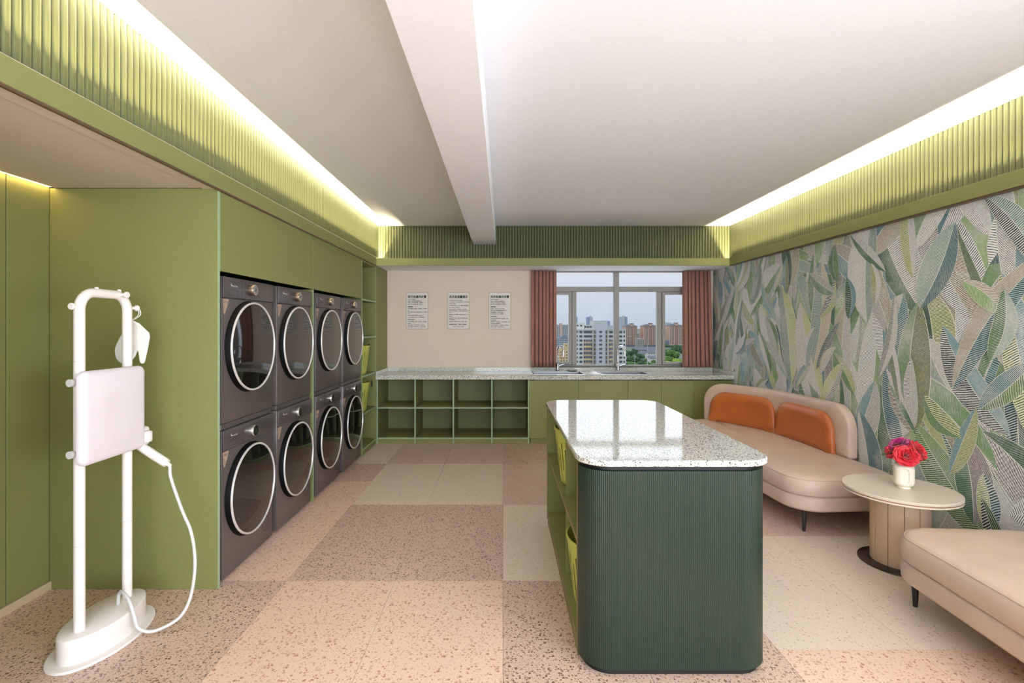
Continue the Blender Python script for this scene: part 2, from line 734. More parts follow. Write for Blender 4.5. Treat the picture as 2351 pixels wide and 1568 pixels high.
# ------------------------------------------------------------------ walls
wl = struct('wall_left', MB().box(XA - 0.16, XA - 0.018, YL0, YB + 0.2, 0, ZC), BLACK, label='left alcove wall clad in green laminate panels', cat='wall')
for y0, y1 in ((YL0, 1.838), (1.842, 2.437), (2.443, YP)):
    MB().box(XA - 0.018, XA, y0, y1, 0.045, ZS + 0.03, 0.0012, 1).obj('wall_panel', GREEN, wl)
struct('baseboard_left', MB().box(XA - 0.018, XA + 0.010, YL0, YP, 0, 0.043), SKIRT, label='pale wooden skirting under the left alcove panels', cat='baseboard')
struct('wall_left', MB().box(XA - 0.16, XL, YR, YL0, 0, ZC), GREEN, label='unseen green wall block added beside the camera to shade the alcove', cat='wall')  # out-of-view block added to keep rear light off the alcove
# back wall with the window opening
wbk = MB()
wbk.box(-2.6, 0.52, YB, YB + 0.18, 0, ZC + 0.1)
wbk.box(2.50, XR + 0.25, YB, YB + 0.18, 0, ZC + 0.1)
wbk.box(0.52, 2.50, YB, YB + 0.18, 0, 0.866)
wbk.box(0.52, 2.50, YB, YB + 0.18, ZS, ZC + 0.1)
struct('wall_back', wbk, BEIGE, label='beige back wall with the window opening', cat='wall')
# wall behind the camera; its wide opening is added for the fill light
wr = MB()
wr.box(-2.6, -0.85, YR - 0.18, YR, 0, ZC + 0.1)
wr.box(2.65, XR + 0.25, YR - 0.18, YR, 0, ZC + 0.1)
wr.box(-0.85, 2.65, YR - 0.18, YR, 0, 0.25)
wr.box(-0.85, 2.65, YR - 0.18, YR, 2.45, ZC + 0.1)
struct('wall_rear', wr, BEIGE, label='beige wall behind the camera with a wide opening added for fill light', cat='wall')
wrm = MB().box(XR, XR + 0.22, 0.30, YB, 0, ZS)
wrm.box(XR, XR + 0.22, YR, -2.50, 0, ZS)
wrm.box(XR, XR + 0.22, -2.50, 0.30, 0, 0.82)  # unseen opening added to hold the side fill light
wrm.box(XR, XR + 0.22, -2.50, 0.30, 2.08, ZS)
wrt = struct('wall_right', wrm, BEIGE, label='right wall covered with leaf print wallpaper', cat='wall')
struct('wall_right', MB().box(XR + 0.13, XR + 0.22, YR, YB, ZS, ZC), BEIGE, label='upper part of the right wall behind the ribbed frieze', cat='wall')


# wallpaper: printed leaves, each its own hatched shape in a single printed skin
def wallpaper():
    rnd = random.Random(11)
    fills = [((176, 204, 150), 5), ((140, 176, 128), 4), ((244, 243, 240), 10), ((244, 238, 236), 8), ((156, 192, 198), 5), ((132, 168, 182), 2),
             ((218, 224, 170), 5), ((196, 214, 204), 5), ((108, 146, 114), 3), ((226, 218, 196), 3)]
    pool = []
    for c, w in fills:
        pool += [c] * w
    V, Fc, UV, CA, PA = [], [], [], [], []

    def leaf(cy, cz, ln, wd_, ang, bend, lay, asym):
        ca, sa = math.cos(ang), math.sin(ang)
        x = XR - 0.0005 - lay * 2.2e-5
        n = 12
        for side in (-1, 1):
            col = lin(rnd.choice(pool))
            slant = rnd.uniform(0.3, 1.6) * rnd.choice((1, 1, 1, -1))
            if rnd.random() < 0.16: slant = rnd.uniform(-0.1, 0.1)
            freq = rnd.uniform(66, 130)
            duty = rnd.uniform(0.24, 0.48)
            if rnd.random() < 0.10: duty = rnd.uniform(0.58, 0.70)
            w_ = wd_ * (asym if side < 0 else 1 / asym)
            voff = rnd.random() * 3
            mid, edge = [], []
            for i in range(n + 1):
                t = i / n
                v = (t - 0.5) * ln
                prof = (math.sin(PI * (t ** 0.85)) ** 0.75) if 0 < t < 1 else 0.0
                u0 = bend * math.sin(PI * t)
                mid.append((u0, v))
                edge.append((u0 + side * w_ * prof, v + ln * 0.05 * prof))
            for i in range(n):
                q = [mid[i], mid[i + 1], edge[i + 1], edge[i]]
                base = len(V)
                cl = []
                for (u, v) in q:
                    yy = cy + u * ca + v * sa
                    zz = cz - u * sa + v * ca
                    yy = min(max(yy, 0.9), YB)
                    zz = min(max(zz, 0.0), ZS)
                    V.append((x, yy, zz))
                Fc.append((base, base + 1, base + 2, base + 3) if side < 0 else (base + 3, base + 2, base + 1, base))
                wa = [0.0, 0.0, abs(edge[i + 1][0] - mid[i + 1][0]), abs(edge[i][0] - mid[i][0])]
                vv = [mid[i][1], mid[i + 1][1], edge[i + 1][1], edge[i][1]]
                nn = [0.0, 0.0, 1.0, 1.0]
                ids = (0, 1, 2, 3) if side < 0 else (3, 2, 1, 0)
                for k in ids:
                    UV.append((wa[k], vv[k] + voff))
                    CA.append(col)
                    PA.append((slant * 0.25 + 0.5, freq / 200.0, duty, nn[k]))

    cells = []
    for i in range(27):
        for j in range(13):
            cells.append((0.95 + i * 0.215 + rnd.uniform(-0.1, 0.1), -0.05 + j * 0.19 + rnd.uniform(-0.09, 0.09)))
    big = [c for c in cells]
    rnd.shuffle(big)
    lay = 0
    for cy, cz in big:
        lay += 1
        leaf(cy, cz, rnd.uniform(0.50, 1.0), rnd.uniform(0.07, 0.165), rnd.gauss(0, 0.45), rnd.uniform(-0.07, 0.07), lay, rnd.uniform(0.75, 1.3))
    rnd.shuffle(big)
    for cy, cz in big[:130]:
        lay += 1
        leaf(cy, cz, rnd.uniform(0.30, 0.62), rnd.uniform(0.04, 0.085), rnd.gauss(0, 0.5), rnd.uniform(-0.05, 0.05), lay, rnd.uniform(0.75, 1.3))
    # ground of the print and the plain continuation out of sight
    base = len(V)
    V.extend([(XR - 0.0003, 0.31, 0), (XR - 0.0003, YB, 0), (XR - 0.0003, YB, ZS), (XR - 0.0003, 0.31, ZS)])
    Fc.append((base + 3, base + 2, base + 1, base))
    for uvk in ((0, 2.1), (9.5, 2.1), (9.5, 0), (0, 0)):
        UV.append((uvk[0], uvk[1]))
        CA.append(lin((206, 208, 196)))
        PA.append((0.6, 0.5, 0.45, 0.5))
    me = bpy.data.meshes.new('wallpaper')
    me.from_pydata(V, [], Fc)
    uvl = me.uv_layers.new(name='UVMap')
    uvl.data.foreach_set('uv', [c for p in UV for c in p])
    a = me.color_attributes.new('fill', 'FLOAT_COLOR', 'CORNER')
    a.data.foreach_set('color', [c for p in CA for c in p])
    a = me.color_attributes.new('par', 'FLOAT_COLOR', 'CORNER')
    a.data.foreach_set('color', [c for p in PA for c in p])
    # material
    m, nt, b = newmat('leaf_print')
    L = nt.links
    uv = N(nt, 'ShaderNodeUVMap')
    uv.uv_map = 'UVMap'
    su = N(nt, 'ShaderNodeSeparateXYZ')
    L.new(uv.outputs[0], su.inputs[0])
    fa = N(nt, 'ShaderNodeAttribute', attribute_name='fill')
    pa = N(nt, 'ShaderNodeAttribute', attribute_name='par')
    ps = N(nt, 'ShaderNodeSeparateColor')
    L.new(pa.outputs['Color'], ps.inputs[0])

    def math_(op, a, b_=None, c=None):
        n = N(nt, 'ShaderNodeMath', operation=op)
        for i, q in enumerate((a, b_, c)):
            if q is None: continue
            if isinstance(q, (int, float)): n.inputs[i].default_value = q
            else: L.new(q, n.inputs[i])
        return n.outputs[0]
    g = N(nt, 'ShaderNodeNewGeometry')
    nz = N(nt, 'ShaderNodeTexNoise')
    nz.inputs['Scale'].default_value = 14
    nz.inputs['Detail'].default_value = 3
    L.new(g.outputs['Position'], nz.inputs['Vector'])
    nz2 = N(nt, 'ShaderNodeTexNoise')
    nz2.inputs['Scale'].default_value = 60
    L.new(g.outputs['Position'], nz2.inputs['Vector'])
    slant = math_('MULTIPLY', math_('SUBTRACT', ps.outputs[0], 0.5), 4.0)
    freq = math_('MULTIPLY', ps.outputs[1], 200.0)
    ph = math_('ADD', su.outputs[1], math_('MULTIPLY', su.outputs[0], slant))
    ph = math_('MULTIPLY', ph, freq)
    ph = math_('ADD', ph, math_('MULTIPLY', nz.outputs[0], 1.3))
    fr = math_('FRACT', ph)
    tri = math_('ABSOLUTE', math_('SUBTRACT', fr, 0.5))          # 0 .. 0.5
    thr = math_('ADD', math_('MULTIPLY', ps.outputs[2], 0.5), math_('MULTIPLY', math_('SUBTRACT', nz2.outputs[0], 0.5), 0.22))
    st = N(nt, 'ShaderNodeMapRange')
    st.inputs['From Min'].default_value = -0.04
    st.inputs['From Max'].default_value = 0.04
    L.new(math_('SUBTRACT', thr, tri), st.inputs['Value'])
    # watercolour variation of the fill
    nz3 = N(nt, 'ShaderNodeTexNoise')
    nz3.inputs['Scale'].default_value = 5
    nz3.inputs['Detail'].default_value = 4
    L.new(g.outputs['Position'], nz3.inputs['Vector'])
    wash = N(nt, 'ShaderNodeMix', data_type='RGBA')
    L.new(math_('MULTIPLY', math_('SUBTRACT', nz3.outputs[0], 0.42), 2.2), wash.inputs[0])
    L.new(fa.outputs['Color'], wash.inputs[6])
    wash.inputs[7].default_value = lin((244, 243, 238))
    ink = N(nt, 'ShaderNodeMix', data_type='RGBA')
    L.new(st.outputs[0], ink.inputs[0])
    L.new(wash.outputs[2], ink.inputs[6])
    ink.inputs[7].default_value = lin((58, 68, 66))
    rim = math_('MAXIMUM', math_('GREATER_THAN', pa.outputs['Alpha'], 0.96), math_('LESS_THAN', pa.outputs['Alpha'], 0.022))
    edge = N(nt, 'ShaderNodeMix', data_type='RGBA')
    L.new(rim, edge.inputs[0])
    L.new(ink.outputs[2], edge.inputs[6])
    edge.inputs[7].default_value = lin((226, 225, 216))
    L.new(edge.outputs[2], b.inputs['Base Color'])
    b.inputs['Roughness'].default_value = 0.75
    o = put('wallpaper', me, m, wrt)
    return o


wallpaper()

# ------------------------------------------------------------------ ribbed friezes with hidden light troughs
RIB_X, RIB_Y, RIB_R = -1.57, 6.27, 2.84
n_ = 6
rib = MB()
pts = []
for k in range(n_ + 1):
    a = PI * k / n_
    pts.append((-math.cos(a) * TR * 0.5, math.sin(a) * 0.013))
rv, rf = [], []
for z in (2.150, ZC):
    for u, d in pts:
        rv.append((u, -d, z))
m_ = n_ + 1
for k in range(n_):
    rf.append((k, k + 1, m_ + k + 1, m_ + k))
rib.add(rv, rf, True)
rib_me = rib.mesh('rib', False)
rib_me.materials.append(RIBM)
# left
tl = struct('trim_1', MB().box(RIB_X - 0.03, RIB_X - 0.0, YL0, RIB_Y + 0.03, ZS, ZC), RIBM, label='green ribbed frieze above the washers along the left ceiling', cat='trim')
tb = struct('trim_2', MB().box(RIB_X - 0.03, RIB_R + 0.03, RIB_Y, RIB_Y + 0.03, ZS + 0.012, ZC), RIBM, label='green ribbed frieze above the window end wall', cat='trim')
tr_ = struct('trim_3', MB().box(RIB_R, RIB_R + 0.03, YR, RIB_Y + 0.03, ZS, ZC), RIBM, label='green ribbed frieze above the leaf wallpaper', cat='trim')


def ribs(parent, p0, p1, rz, n):
    for i in range(n):
        o = put('rib', rib_me, None, parent, local=True)
        o.location = Vector(p0).lerp(Vector(p1), (i + 0.5) / n)
        o.rotation_euler = (0, 0, rz)


def rib_stuff(parent, p0, p1, rz, n):
    mb = MB()
    R = Matrix.Rotation(rz, 3, 'Z')
    for i in range(n):
        c = Vector(p0).lerp(Vector(p1), (i + 0.5) / n)
        mb.add([R @ Vector(v) + c for v in rv], rf, True)
    o = mb.obj('ribs', RIBM, parent)
    o['kind'] = 'stuff'


def nrib(l):
    return max(1, round(l / TR))


ribs(tl, (RIB_X, 1.42, 0), (RIB_X, RIB_Y, 0), PI / 2, nrib(RIB_Y - 1.42))
rib_stuff(tl, (RIB_X, YL0, 0), (RIB_X, 1.42, 0), PI / 2, nrib(1.42 - YL0))
ribs(tb, (RIB_X, RIB_Y, 0), (RIB_R, RIB_Y, 0), 0, nrib(RIB_R - RIB_X))
ribs(tr_, (RIB_R, 2.42, 0), (RIB_R, RIB_Y, 0), -PI / 2, nrib(RIB_Y - 2.42))
rib_stuff(tr_, (RIB_R, YR, 0), (RIB_R, 2.42, 0), -PI / 2, nrib(2.42 - YR))
# fascia boards (lips) and trough floors
XLR = 2.717
for y0, y1 in ((YL0, 1.30), (1.302, 3.748), (3.75, 5.99)):
    MB().box(XL - 0.012, XL + 0.004, y0, y1, ZS, 2.228, 0.001, 1).obj('fascia_board', GREEN, tl)
MB().box(RIB_X - 0.03, XL - 0.012, YL0, YC, ZS - 0.004, ZS + 0.006).obj('trough_floor', GREEN, tl)
MB().box(XL - 0.006, XL + 0.007, YL0, YC, ZS - 0.014, ZS - 0.001, 0.002, 1).obj('metal_profile', BRONZE, tl)
MB().box(XL - 0.012, XLR + 0.012, YC, YC + 0.014, ZS - 0.008, 2.222, 0.001, 1).obj('fascia_board', GREEN, tb)
MB().box(XLR - 0.004, XLR + 0.012, YR, YC, ZS, 2.228, 0.001, 1).obj('fascia_board', GREEN, tr_)
MB().box(XLR + 0.012, RIB_R, YR, YC + 0.2, ZS, ZS + 0.006).obj('trough_floor', GREEN, tr_)
MB().box(XLR, XR, YR, YC, ZS - 0.009, ZS - 0.001).obj('metal_profile', BRONZE, tr_)

# LED strips in the troughs by the ribs; side walls added to cut light
WARM = (1.0, 0.85, 0.58)
for lx, sd, ys_, pm, lab in ((RIB_X + 0.030, 1, YL0, 60.0, 'hidden warm strip light behind the fascia over the washers'), (RIB_R - 0.030, -1, YR, 33.0, 'hidden warm strip light behind the fascia over the wallpaper')):
    z_ = ZS + 0.006
    led_len = 6.20 - ys_
    t = thing('led_strip', lab, 'strip light', (lx, 3.6, z_))
    MB().box(lx - 0.004, lx + 0.004, ys_, 6.20, z_, z_ + 0.038).obj('diode_tape', LED, t)
    for q, hq in ((0.014 * sd, 0.0245), (-0.007 * sd, 0.060)):
        MB().box(lx + q, lx + q + 0.001, ys_, 6.20, z_, z_ + 0.040 + hq).obj('light_shield', STEEL, t)
    area('cove_light', (lx, (6.20 + ys_) / 2, z_ + 0.040), (PI, 0, 0), 0.006, led_len, pm * led_len, WARM)
# strip at the top of the alcove wall
o = MB().box(XA + 0.004, XA + 0.026, YL0, YP - 0.002, ZS + 0.004, ZS + 0.010).obj('led_strip', LEDON)
tag(o, 'thin lit strip light at the top of the left alcove wall', 'strip light')

# ------------------------------------------------------------------ window
w1 = thing('window_1', 'grey framed six pane window over the sinks', 'window', (1.5, YB, 0.866), kind='structure')
Y0, Y1 = 6.640, 6.700


def bar(x0, x1, z0, z1, y0=Y0, y1=Y1, name='frame_bar'):
    MB().box(x0, x1, y0, y1, z0, z1, 0.006, 1).obj(name, FRAME, w1)


bar(0.52, 0.575, 0.866, ZS)
bar(2.445, 2.50, 0.866, ZS)
bar(0.575, 2.445, 0.866, 0.892)
bar(0.575, 2.445, 2.12, 2.14)
bar(1.468, 1.539, 0.892, 2.12)
bar(0.575, 1.468, 1.862, 1.931)
bar(1.539, 2.445, 1.862, 1.931)
bar(0.912, 0.974, 0.892, 1.862)
bar(2.040, 2.104, 0.892, 1.862)
for a, b_ in ((0.578, 0.909), (2.107, 2.442)):
    z0, z1 = 0.895, 1.859
    mb = MB()
    mb.box(a, a + 0.038, 6.628, 6.690, z0, z1, 0.004, 1)
    mb.box(b_ - 0.038, b_, 6.628, 6.690, z0, z1, 0.004, 1)
    mb.box(a + 0.038, b_ - 0.038, 6.628, 6.690, z0, z0 + 0.036, 0.004, 1)
    mb.box(a + 0.038, b_ - 0.038, 6.628, 6.690, z1 - 0.036, z1, 0.004, 1)
    mb.obj('sash', FRAME, w1)
for x0, x1, z0, z1 in ((0.575, 1.468, 1.931, 2.12), (1.539, 2.445, 1.931, 2.12), (0.974, 1.468, 0.892, 1.862), (1.539, 2.040, 0.892, 1.862), (0.616, 0.871, 0.931, 1.823), (2.145, 2.404, 0.931, 1.823)):
    MB().box(x0, x1, 6.664, 6.670, z0, z1).obj('pane', PANE, w1)
MB().box(0.52, 2.50, YB + 0.002, 6.64, 0.856, 0.866).obj('sill', WHITE, w1)


# ------------------------------------------------------------------ curtains
def curtain(x0, x1, flare, seed, label):
    rnd = random.Random(seed)
    nu, nv = 120, 14
    V, Fc, UV = [], [], []
    folds = 7.0
    for j in range(nv + 1):
        t = j / nv
        z = 2.131 + (0.872 - 2.131) * t
        for i in range(nu + 1):
            s = i / nu
            w = (x1 - x0) * (1 + 0.02 * t)
            x = x0 + w * s + flare * t * s
            ph = s * folds * 2 * PI + 0.6 * math.sin(s * 9 + seed)
            amp = 0.030 + 0.010 * t
            y = 6.550 - (0.060 + 0.016 * t) * abs(math.sin(ph / 2)) ** 0.75 * (0.8 + 0.2 * math.sin(s * 23 + seed))
            x += 0.010 * math.sin(ph * 2)
            V.append((x, y, z + (0.004 * math.sin(ph) if j == nv else 0)))
            UV.append((s, t))
    for j in range(nv):
        for i in range(nu):
            a = j * (nu + 1) + i
            Fc.append((a, a + 1, a + nu + 2, a + nu + 1))
    me = bpy.data.meshes.new('curtain')
    me.from_pydata(V, [], Fc)
    me.polygons.foreach_set('use_smooth', [True] * len(Fc))
    uvl = me.uv_layers.new(name='UVMap')
    for lp in me.loops:
        uvl.data[lp.index].uv = UV[lp.vertex_index]
    o = put('curtain', me, CURT)
    md = o.modifiers.new('thick', 'SOLIDIFY')
    md.thickness = 0.003
    tag(o, label, 'curtain', 'curtains at the sink window')


curtain(0.365, 0.700, -0.01, 1, 'rust brown curtain between the poster wall and the window')
curtain(2.345, 2.700, 0.02, 4, 'rust brown curtain beside the leaf wallpaper')

# ------------------------------------------------------------------ washer cabinet
wc = thing('washer_cabinet', 'tall green laminate cabinet surround holding the stacked washers and dryers', 'cabinet', (XL, YP, 0))


def panel(name, x0, x1, y0, y1, z0, z1, parent, m=GREEN):
    return MB().box(x0, x1, y0, y1, z0, z1, 0.001, 1).obj(name, m, parent)


panel('end_panel', XA, XL - 0.002, YP, YP + 0.018, 0, ZS - 0.002, wc)
panel('edge_band', XL - 0.002, XL, YP, YP + 0.018, 0, ZS - 0.014, wc, GREEN_EDGE)
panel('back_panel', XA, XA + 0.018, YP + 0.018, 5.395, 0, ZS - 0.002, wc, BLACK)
panel('divider', XA + 0.018, XL - 0.002, 4.005, 4.023, 0, 1.698, wc)
panel('edge_band', XL - 0.002, XL, 4.005, 4.023, 0, 1.698, wc, GREEN_EDGE)
panel('end_panel', XA, XL - 0.002, 5.395, 5.413, 0, ZS - 0.014, wc)
panel('edge_band', XL - 0.002, XL, 5.395, 5.413, 0, ZS - 0.014, wc, GREEN_EDGE)
panel('fascia_panel', XL - 0.018, XL, YP + 0.019, 4.013, 1.700, ZS - 0.015, wc)
panel('fascia_panel', XL - 0.018, XL, 4.015, 5.394, 1.700, ZS - 0.015, wc)
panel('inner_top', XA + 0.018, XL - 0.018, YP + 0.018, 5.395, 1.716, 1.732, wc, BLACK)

# open shelves beside the machines
ts = thing('tall_shelf', 'tall narrow open green shelf between washers and counter', 'shelf', (XL, 5.70, 0))
panel('side_panel', XA, XL - 0.002, 5.985, 6.003, 0, ZS - 0.014, ts)
panel('edge_band', XL - 0.002, XL, 5.985, 6.003, 0, ZS - 0.014, ts, GREEN_EDGE)
panel('back_panel', -2.02, -2.002, 5.413, 5.985, 0, ZS - 0.014, ts)
for z in (0.070, 0.454, 0.866, 1.292, 1.705):
    panel('shelf', -2.002, XL - 0.002, 5.413, 5.985, z - 0.02, z, ts)
    panel('edge_band', XL - 0.002, XL, 5.413, 5.985, z - 0.02, z, ts, GREEN_EDGE)
panel('top_panel', -2.002, XL - 0.002, 5.413, 5.985, ZS - 0.034, ZS - 0.016, ts)
panel('plinth', XL - 0.02, XL - 0.002, 5.413, 5.985, 0, 0.049, ts)
panel('flank_panel', XL - 0.018, XL, 6.004, YB, 0.0, ZS - 0.008, ts)

# ------------------------------------------------------------------ washers and dryers
XM = -1.53
LOGO_ME = None


def logo_mesh():
    mb = MB()
    # little swan mark: curved neck, body and crest
    neck = spline([(-0.012, -0.001, 0), (-0.016, 0.004, 0), (-0.012, 0.008, 0), (-0.0145, 0.0115, 0), (-0.018, 0.0105, 0)], 5)
    mb.tube(neck, [0.0009] * len(neck), 6)
    mb.add([(-0.012, -0.002, 0.0004), (-0.003, -0.001, 0.0004), (-0.001, 0.004, 0.0004), (-0.006, 0.003, 0.0004), (-0.010, 0.004, 0.0004)], [(0, 1, 2, 3, 4)])
    me = mb.mesh('logo_mark')
    return me


def place_text(me, o3, name, m, parent):
    """text in its xy plane -> faces +X, reading towards +Y"""
    R = Matrix(((0, 0, 1), (1, 0, 0), (0, 1, 0)))
    me.transform(R.to_4x4())
    me.transform(Matrix.Translation(o3))
    return put(name, me, m, parent, local=True)


def machine(kind, num, yc, label, group):
    w = 0.297
    dry = kind == 'dryer'
    z0 = 0.867 if dry else 0.0
    t = thing('tumble_dryer' if dry else 'washing_machine', label, 'dryer' if dry else 'washing machine', (XM, yc, z0), group)
    hb = 0.0 if dry else 0.016
    ht = 0.810 if dry else 0.830
    zc0 = 0.694 if dry else 0.720           # control panel underside
    MB().box(-0.60, 0, -w, w, hb, ht, 0.006, 2).obj('body', WASH, t, local=True)
    cp = MB().box(0.0, 0.009, -w + 0.001, w - 0.001, zc0, ht - 0.001, 0.003, 2).obj('control_panel', WASH2, t, local=True)
    MB().box(-0.001, 0.0012, -w, w, zc0 - 0.004, zc0 - 0.001).obj('seam', LINE, t, local=True)
    if dry:
        MB().box(-0.58, -0.006, -w, w, -0.035, -0.002, 0.003, 1).obj('stacking_kit', WASH, t, local=True)
    else:
        for sx in (-0.54, -0.06):
            for sy in (-0.24, 0.24):
                MB().lathe([(0.022, 0.0), (0.022, 0.02)], (sx, sy, 0), 12).obj('foot', WASHB, t, local=True)
    zd = (1.282 - 0.867) if dry else 0.433
    # door
    dr = MB().lathe([(0.272, -0.001), (0.270, 0.014), (0.264, 0.030)], (0, 0, zd), 64, 'x', False).obj('door', WASHB, t, local=True)
    MB().lathe([(0.264, 0.026), (0.265, 0.032), (0.263, 0.037), (0.259, 0.039), (0.254, 0.037), (0.252, 0.030)], (0, 0, zd), 64, 'x', False).obj('door_ring', RING, dr, local=True)
    bulge = 0.006 if dry else 0.016
    pr = []
    for k in range(9):
        a = k / 8
        pr.append((0.2535 * (1 - a) + 0.0005, 0.032 + bulge * math.sin(a * PI / 2)))
    MB().lathe(pr, (0, 0, zd), 64, 'x', False).obj('door_glass', GLASSD, dr, local=True)
    # knob
    zk = zc0 + (ht - zc0) * 0.5
    kn = MB().lathe([(0.034, 0.008), (0.0345, 0.012), (0.0335, 0.036), (0.031, 0.039)], (0, 0, zk), 32, 'x', False).obj('knob', KNOBB if dry else KNOBS, t, local=True)
    MB().lathe([(0.031, 0.0385), (0.0, 0.0395)], (0, 0, zk), 32, 'x', False).obj('knob_face', KNOBS if dry else KNOBD, kn, local=True)
    sp_ = MB()
    for k in range(4 if dry else 2):
        a = (PI * k / 4 + 0.3) if dry else (PI * k / 2 + 0.5)
        ca, sa = math.cos(a), math.sin(a)
        d, hw = 0.029, 0.0009
        sp_.add([(0.0402, -ca * d - sa * hw, zk - sa * d + ca * hw), (0.0402, -ca * d + sa * hw, zk - sa * d - ca * hw), (0.0402, ca * d + sa * hw, zk + sa * d - ca * hw), (0.0402, ca * d - sa * hw, zk + sa * d + ca * hw)], [(0, 1, 2, 3)])
    sp_.obj('knob_spoke', LINE if dry else KNOBS, kn, local=True)
    # detergent drawer outline and panel split
    dw = MB()
    x_ = 0.0094
    y0, y1, za, zb = -0.245, -0.145, zc0 + 0.015, zc0 + 0.042
    for q in ((y0, y1, za, za + 0.0016), (y0, y1, zb, zb + 0.0016), (y0, y0 + 0.0012, za, zb), (y1, y1 + 0.0012, za, zb)):
        dw.box(x_ - 0.0006, x_, q[0], q[1], q[2], q[3])
    dw.obj('drawer_outline', LINE, cp, local=True)
    MB().box(x_ - 0.0006, x_, -0.104, -0.1025, zc0 + 0.003, ht - 0.004).obj('panel_seam', LINE, cp, local=True)
    # brand mark
    lm = logo_mesh()
    place_text(lm, (x_ + 0.0002, -0.205, zc0 + 0.068), 'brand_mark', PRINTW, cp)
    place_text(text_mesh('LittleSwan', 0.0125, res=1), (x_ + 0.0006, -0.203, zc0 + 0.064), 'brand_print', PRINTW, cp)
    # faint printed marks at the right
    mk = MB()
    for k in range(4):
        mk.box(x_ - 0.0004, x_ + 0.0001, 0.215, 0.224 + 0.01 * (k % 2), zc0 + 0.03 + k * 0.016, zc0 + 0.0315 + k * 0.016)
    mk.obj('panel_print', plain('grey_print', (140, 138, 140), 0.6) if 'grey_print' not in bpy.data.materials else bpy.data.materials['grey_print'], cp, local=True)
    # sticker
    zt = zc0 - 0.008
    tri = rounded([(-0.290, zt), (-0.278, zt - 0.098), (-0.222, zt)], [0.004, 0.007, 0.010], 5)
    tri = [(a, b_) for a, b_ in tri]
    st = MB()
    st.pillow(tri if True else tri, [(0, 0.0002), (0, 0.0012)], lambda a, b_, z: (z, a, b_))
    so = st.obj('number_sticker', STICK, t, local=True)
    place_text(text_mesh('烘干机' if dry else '洗衣机', 0.0165, bold=0.0003, res=1), (0.0016, -0.284, zt - 0.024), 'sticker_print', PRINTW, so)
    place_text(text_mesh(str(num), 0.034, bold=0.0006, res=2), (0.0016, -0.284, zt - 0.058), 'sticker_print', PRINTW, so)
    place_text(text_mesh('号', 0.011, bold=0.0002, res=1), (0.0016, -0.268, zt - 0.058), 'sticker_print', PRINTW, so)
    if not dry:
        MB().lathe([(0.044, 0.0), (0.0455, 0.0016), (0.047, 0.0)], (0.0, 0.205, 0.135), 32, 'x', False).obj('filter_cover', LINE, t, local=True)
    return t


ycs = [(2.725 + 3.315) / 2 + 0.002, (3.39 + 3.985) / 2, (4.09 + 4.69) / 2, (4.79 + 5.385) / 2]
ordn = ['nearest', 'second', 'third', 'farthest']
for i, yc in enumerate(ycs):
    machine('washer', i + 1, yc, 'dark grey front loading washing machine with sticker %d, %s of the bottom row' % (i + 1, ordn[i]), 'washing machines in the bottom row')
    machine('dryer', i + 1, yc, 'dark grey tumble dryer with sticker %d, %s of the top row' % (i + 1, ordn[i]), 'tumble dryers in the top row')

# ------------------------------------------------------------------ cube shelf under the counter
ZT = 0.770
cs = thing('cube_shelf', 'low open green shelf of eight cubes under the terrazzo counter', 'shelf', (-0.6, YC, 0))
cols_ = [-1.518, -1.064, -0.605, -0.143, 0.297]
for x in cols_:
    xa = x if x > -1.5 else -1.517
    panel('divider', xa, xa + 0.018, YC + 0.002, 6.545, 0, ZT - 0.001, cs)
    panel('edge_band', xa, xa + 0.018, YC, YC + 0.002, 0, ZT - 0.001, cs, GREEN_EDGE)
for i in range(4):
    xa, xb = cols_[i] + 0.019, cols_[i + 1]
    for z in (0.072, 0.435):
        panel('shelf', xa, xb, YC + 0.002, 6.545, z - 0.018, z, cs)
        panel('edge_band', xa, xb, YC, YC + 0.002, z - 0.018, z, cs, GREEN_EDGE)
    panel('plinth', xa, xb, YC + 0.004, YC + 0.02, 0, 0.053, cs)
panel('back_panel', -1.517, 0.315, 6.546, 6.560, 0, ZT - 0.001, cs)

# base cabinets with doors under the sinks


def base_cabinet(xs, label):
    t = thing('base_cabinet', label, 'cabinet', ((xs[0] + xs[-1]) / 2, YC, 0), 'base cabinets under the sinks')
    MB().box(xs[0] + 0.012, xs[-1] - 0.001, YC + 0.020, 6.56, 0.06, 0.58).obj('carcass', GREEN, t)
    panel('plinth', xs[0] + 0.012, xs[-1] - 0.001, YC + 0.03, YC + 0.045, 0, 0.06, t)
    for a, b_ in zip(xs[:-1], xs[1:]):
        panel('door', a + 0.0012, b_ - 0.0012, YC, YC + 0.018, 0.064, 0.758, t)
    return t


base_cabinet([0.316, 0.905, 1.496], 'green flat fronted base cabinet below the left sink')
bc2 = base_cabinet([1.496, 1.897, 2.290, 2.680], 'green flat fronted base cabinet near the leaf wallpaper')
panel('filler', 2.681, 2.755, YC + 0.004, YC + 0.02, 0.0, 0.758, bc2)

# terrazzo counter with two sink cut-outs
YF, ZK = 5.970, 0.818
S1 = (0.38, 0.99)
S2 = (1.22, 1.79)
SY = (6.10, 6.49)
ct = thing('countertop', 'long speckled terrazzo counter below the window', 'counter', (0.6, YF, ZT))
mb = MB()
X0, X1, Y2 = -1.519, 2.757, YB - 0.004
for x0, x1, y0, y1 in ((X0, X1, YF, SY[0]), (X0, X1, SY[1], Y2), (X0, S1[0], SY[0], SY[1]), (S1[1], S2[0], SY[0], SY[1]), (S2[1], X1, SY[0], SY[1])):
    mb.box(x0, x1, y0, y1, ZT, ZK)
mb.obj('slab', COUNTER, ct)
MB().box(X0 + 0.001, X1, Y2 - 0.016, Y2 + 0.002, ZK, 0.866, 0.002, 1).obj('backsplash', COUNTER, ct)
MB().box(X0, X0 + 0.016, YF + 0.002, Y2 - 0.018, ZK, 0.866, 0.002, 1).obj('side_splash', COUNTER, ct)
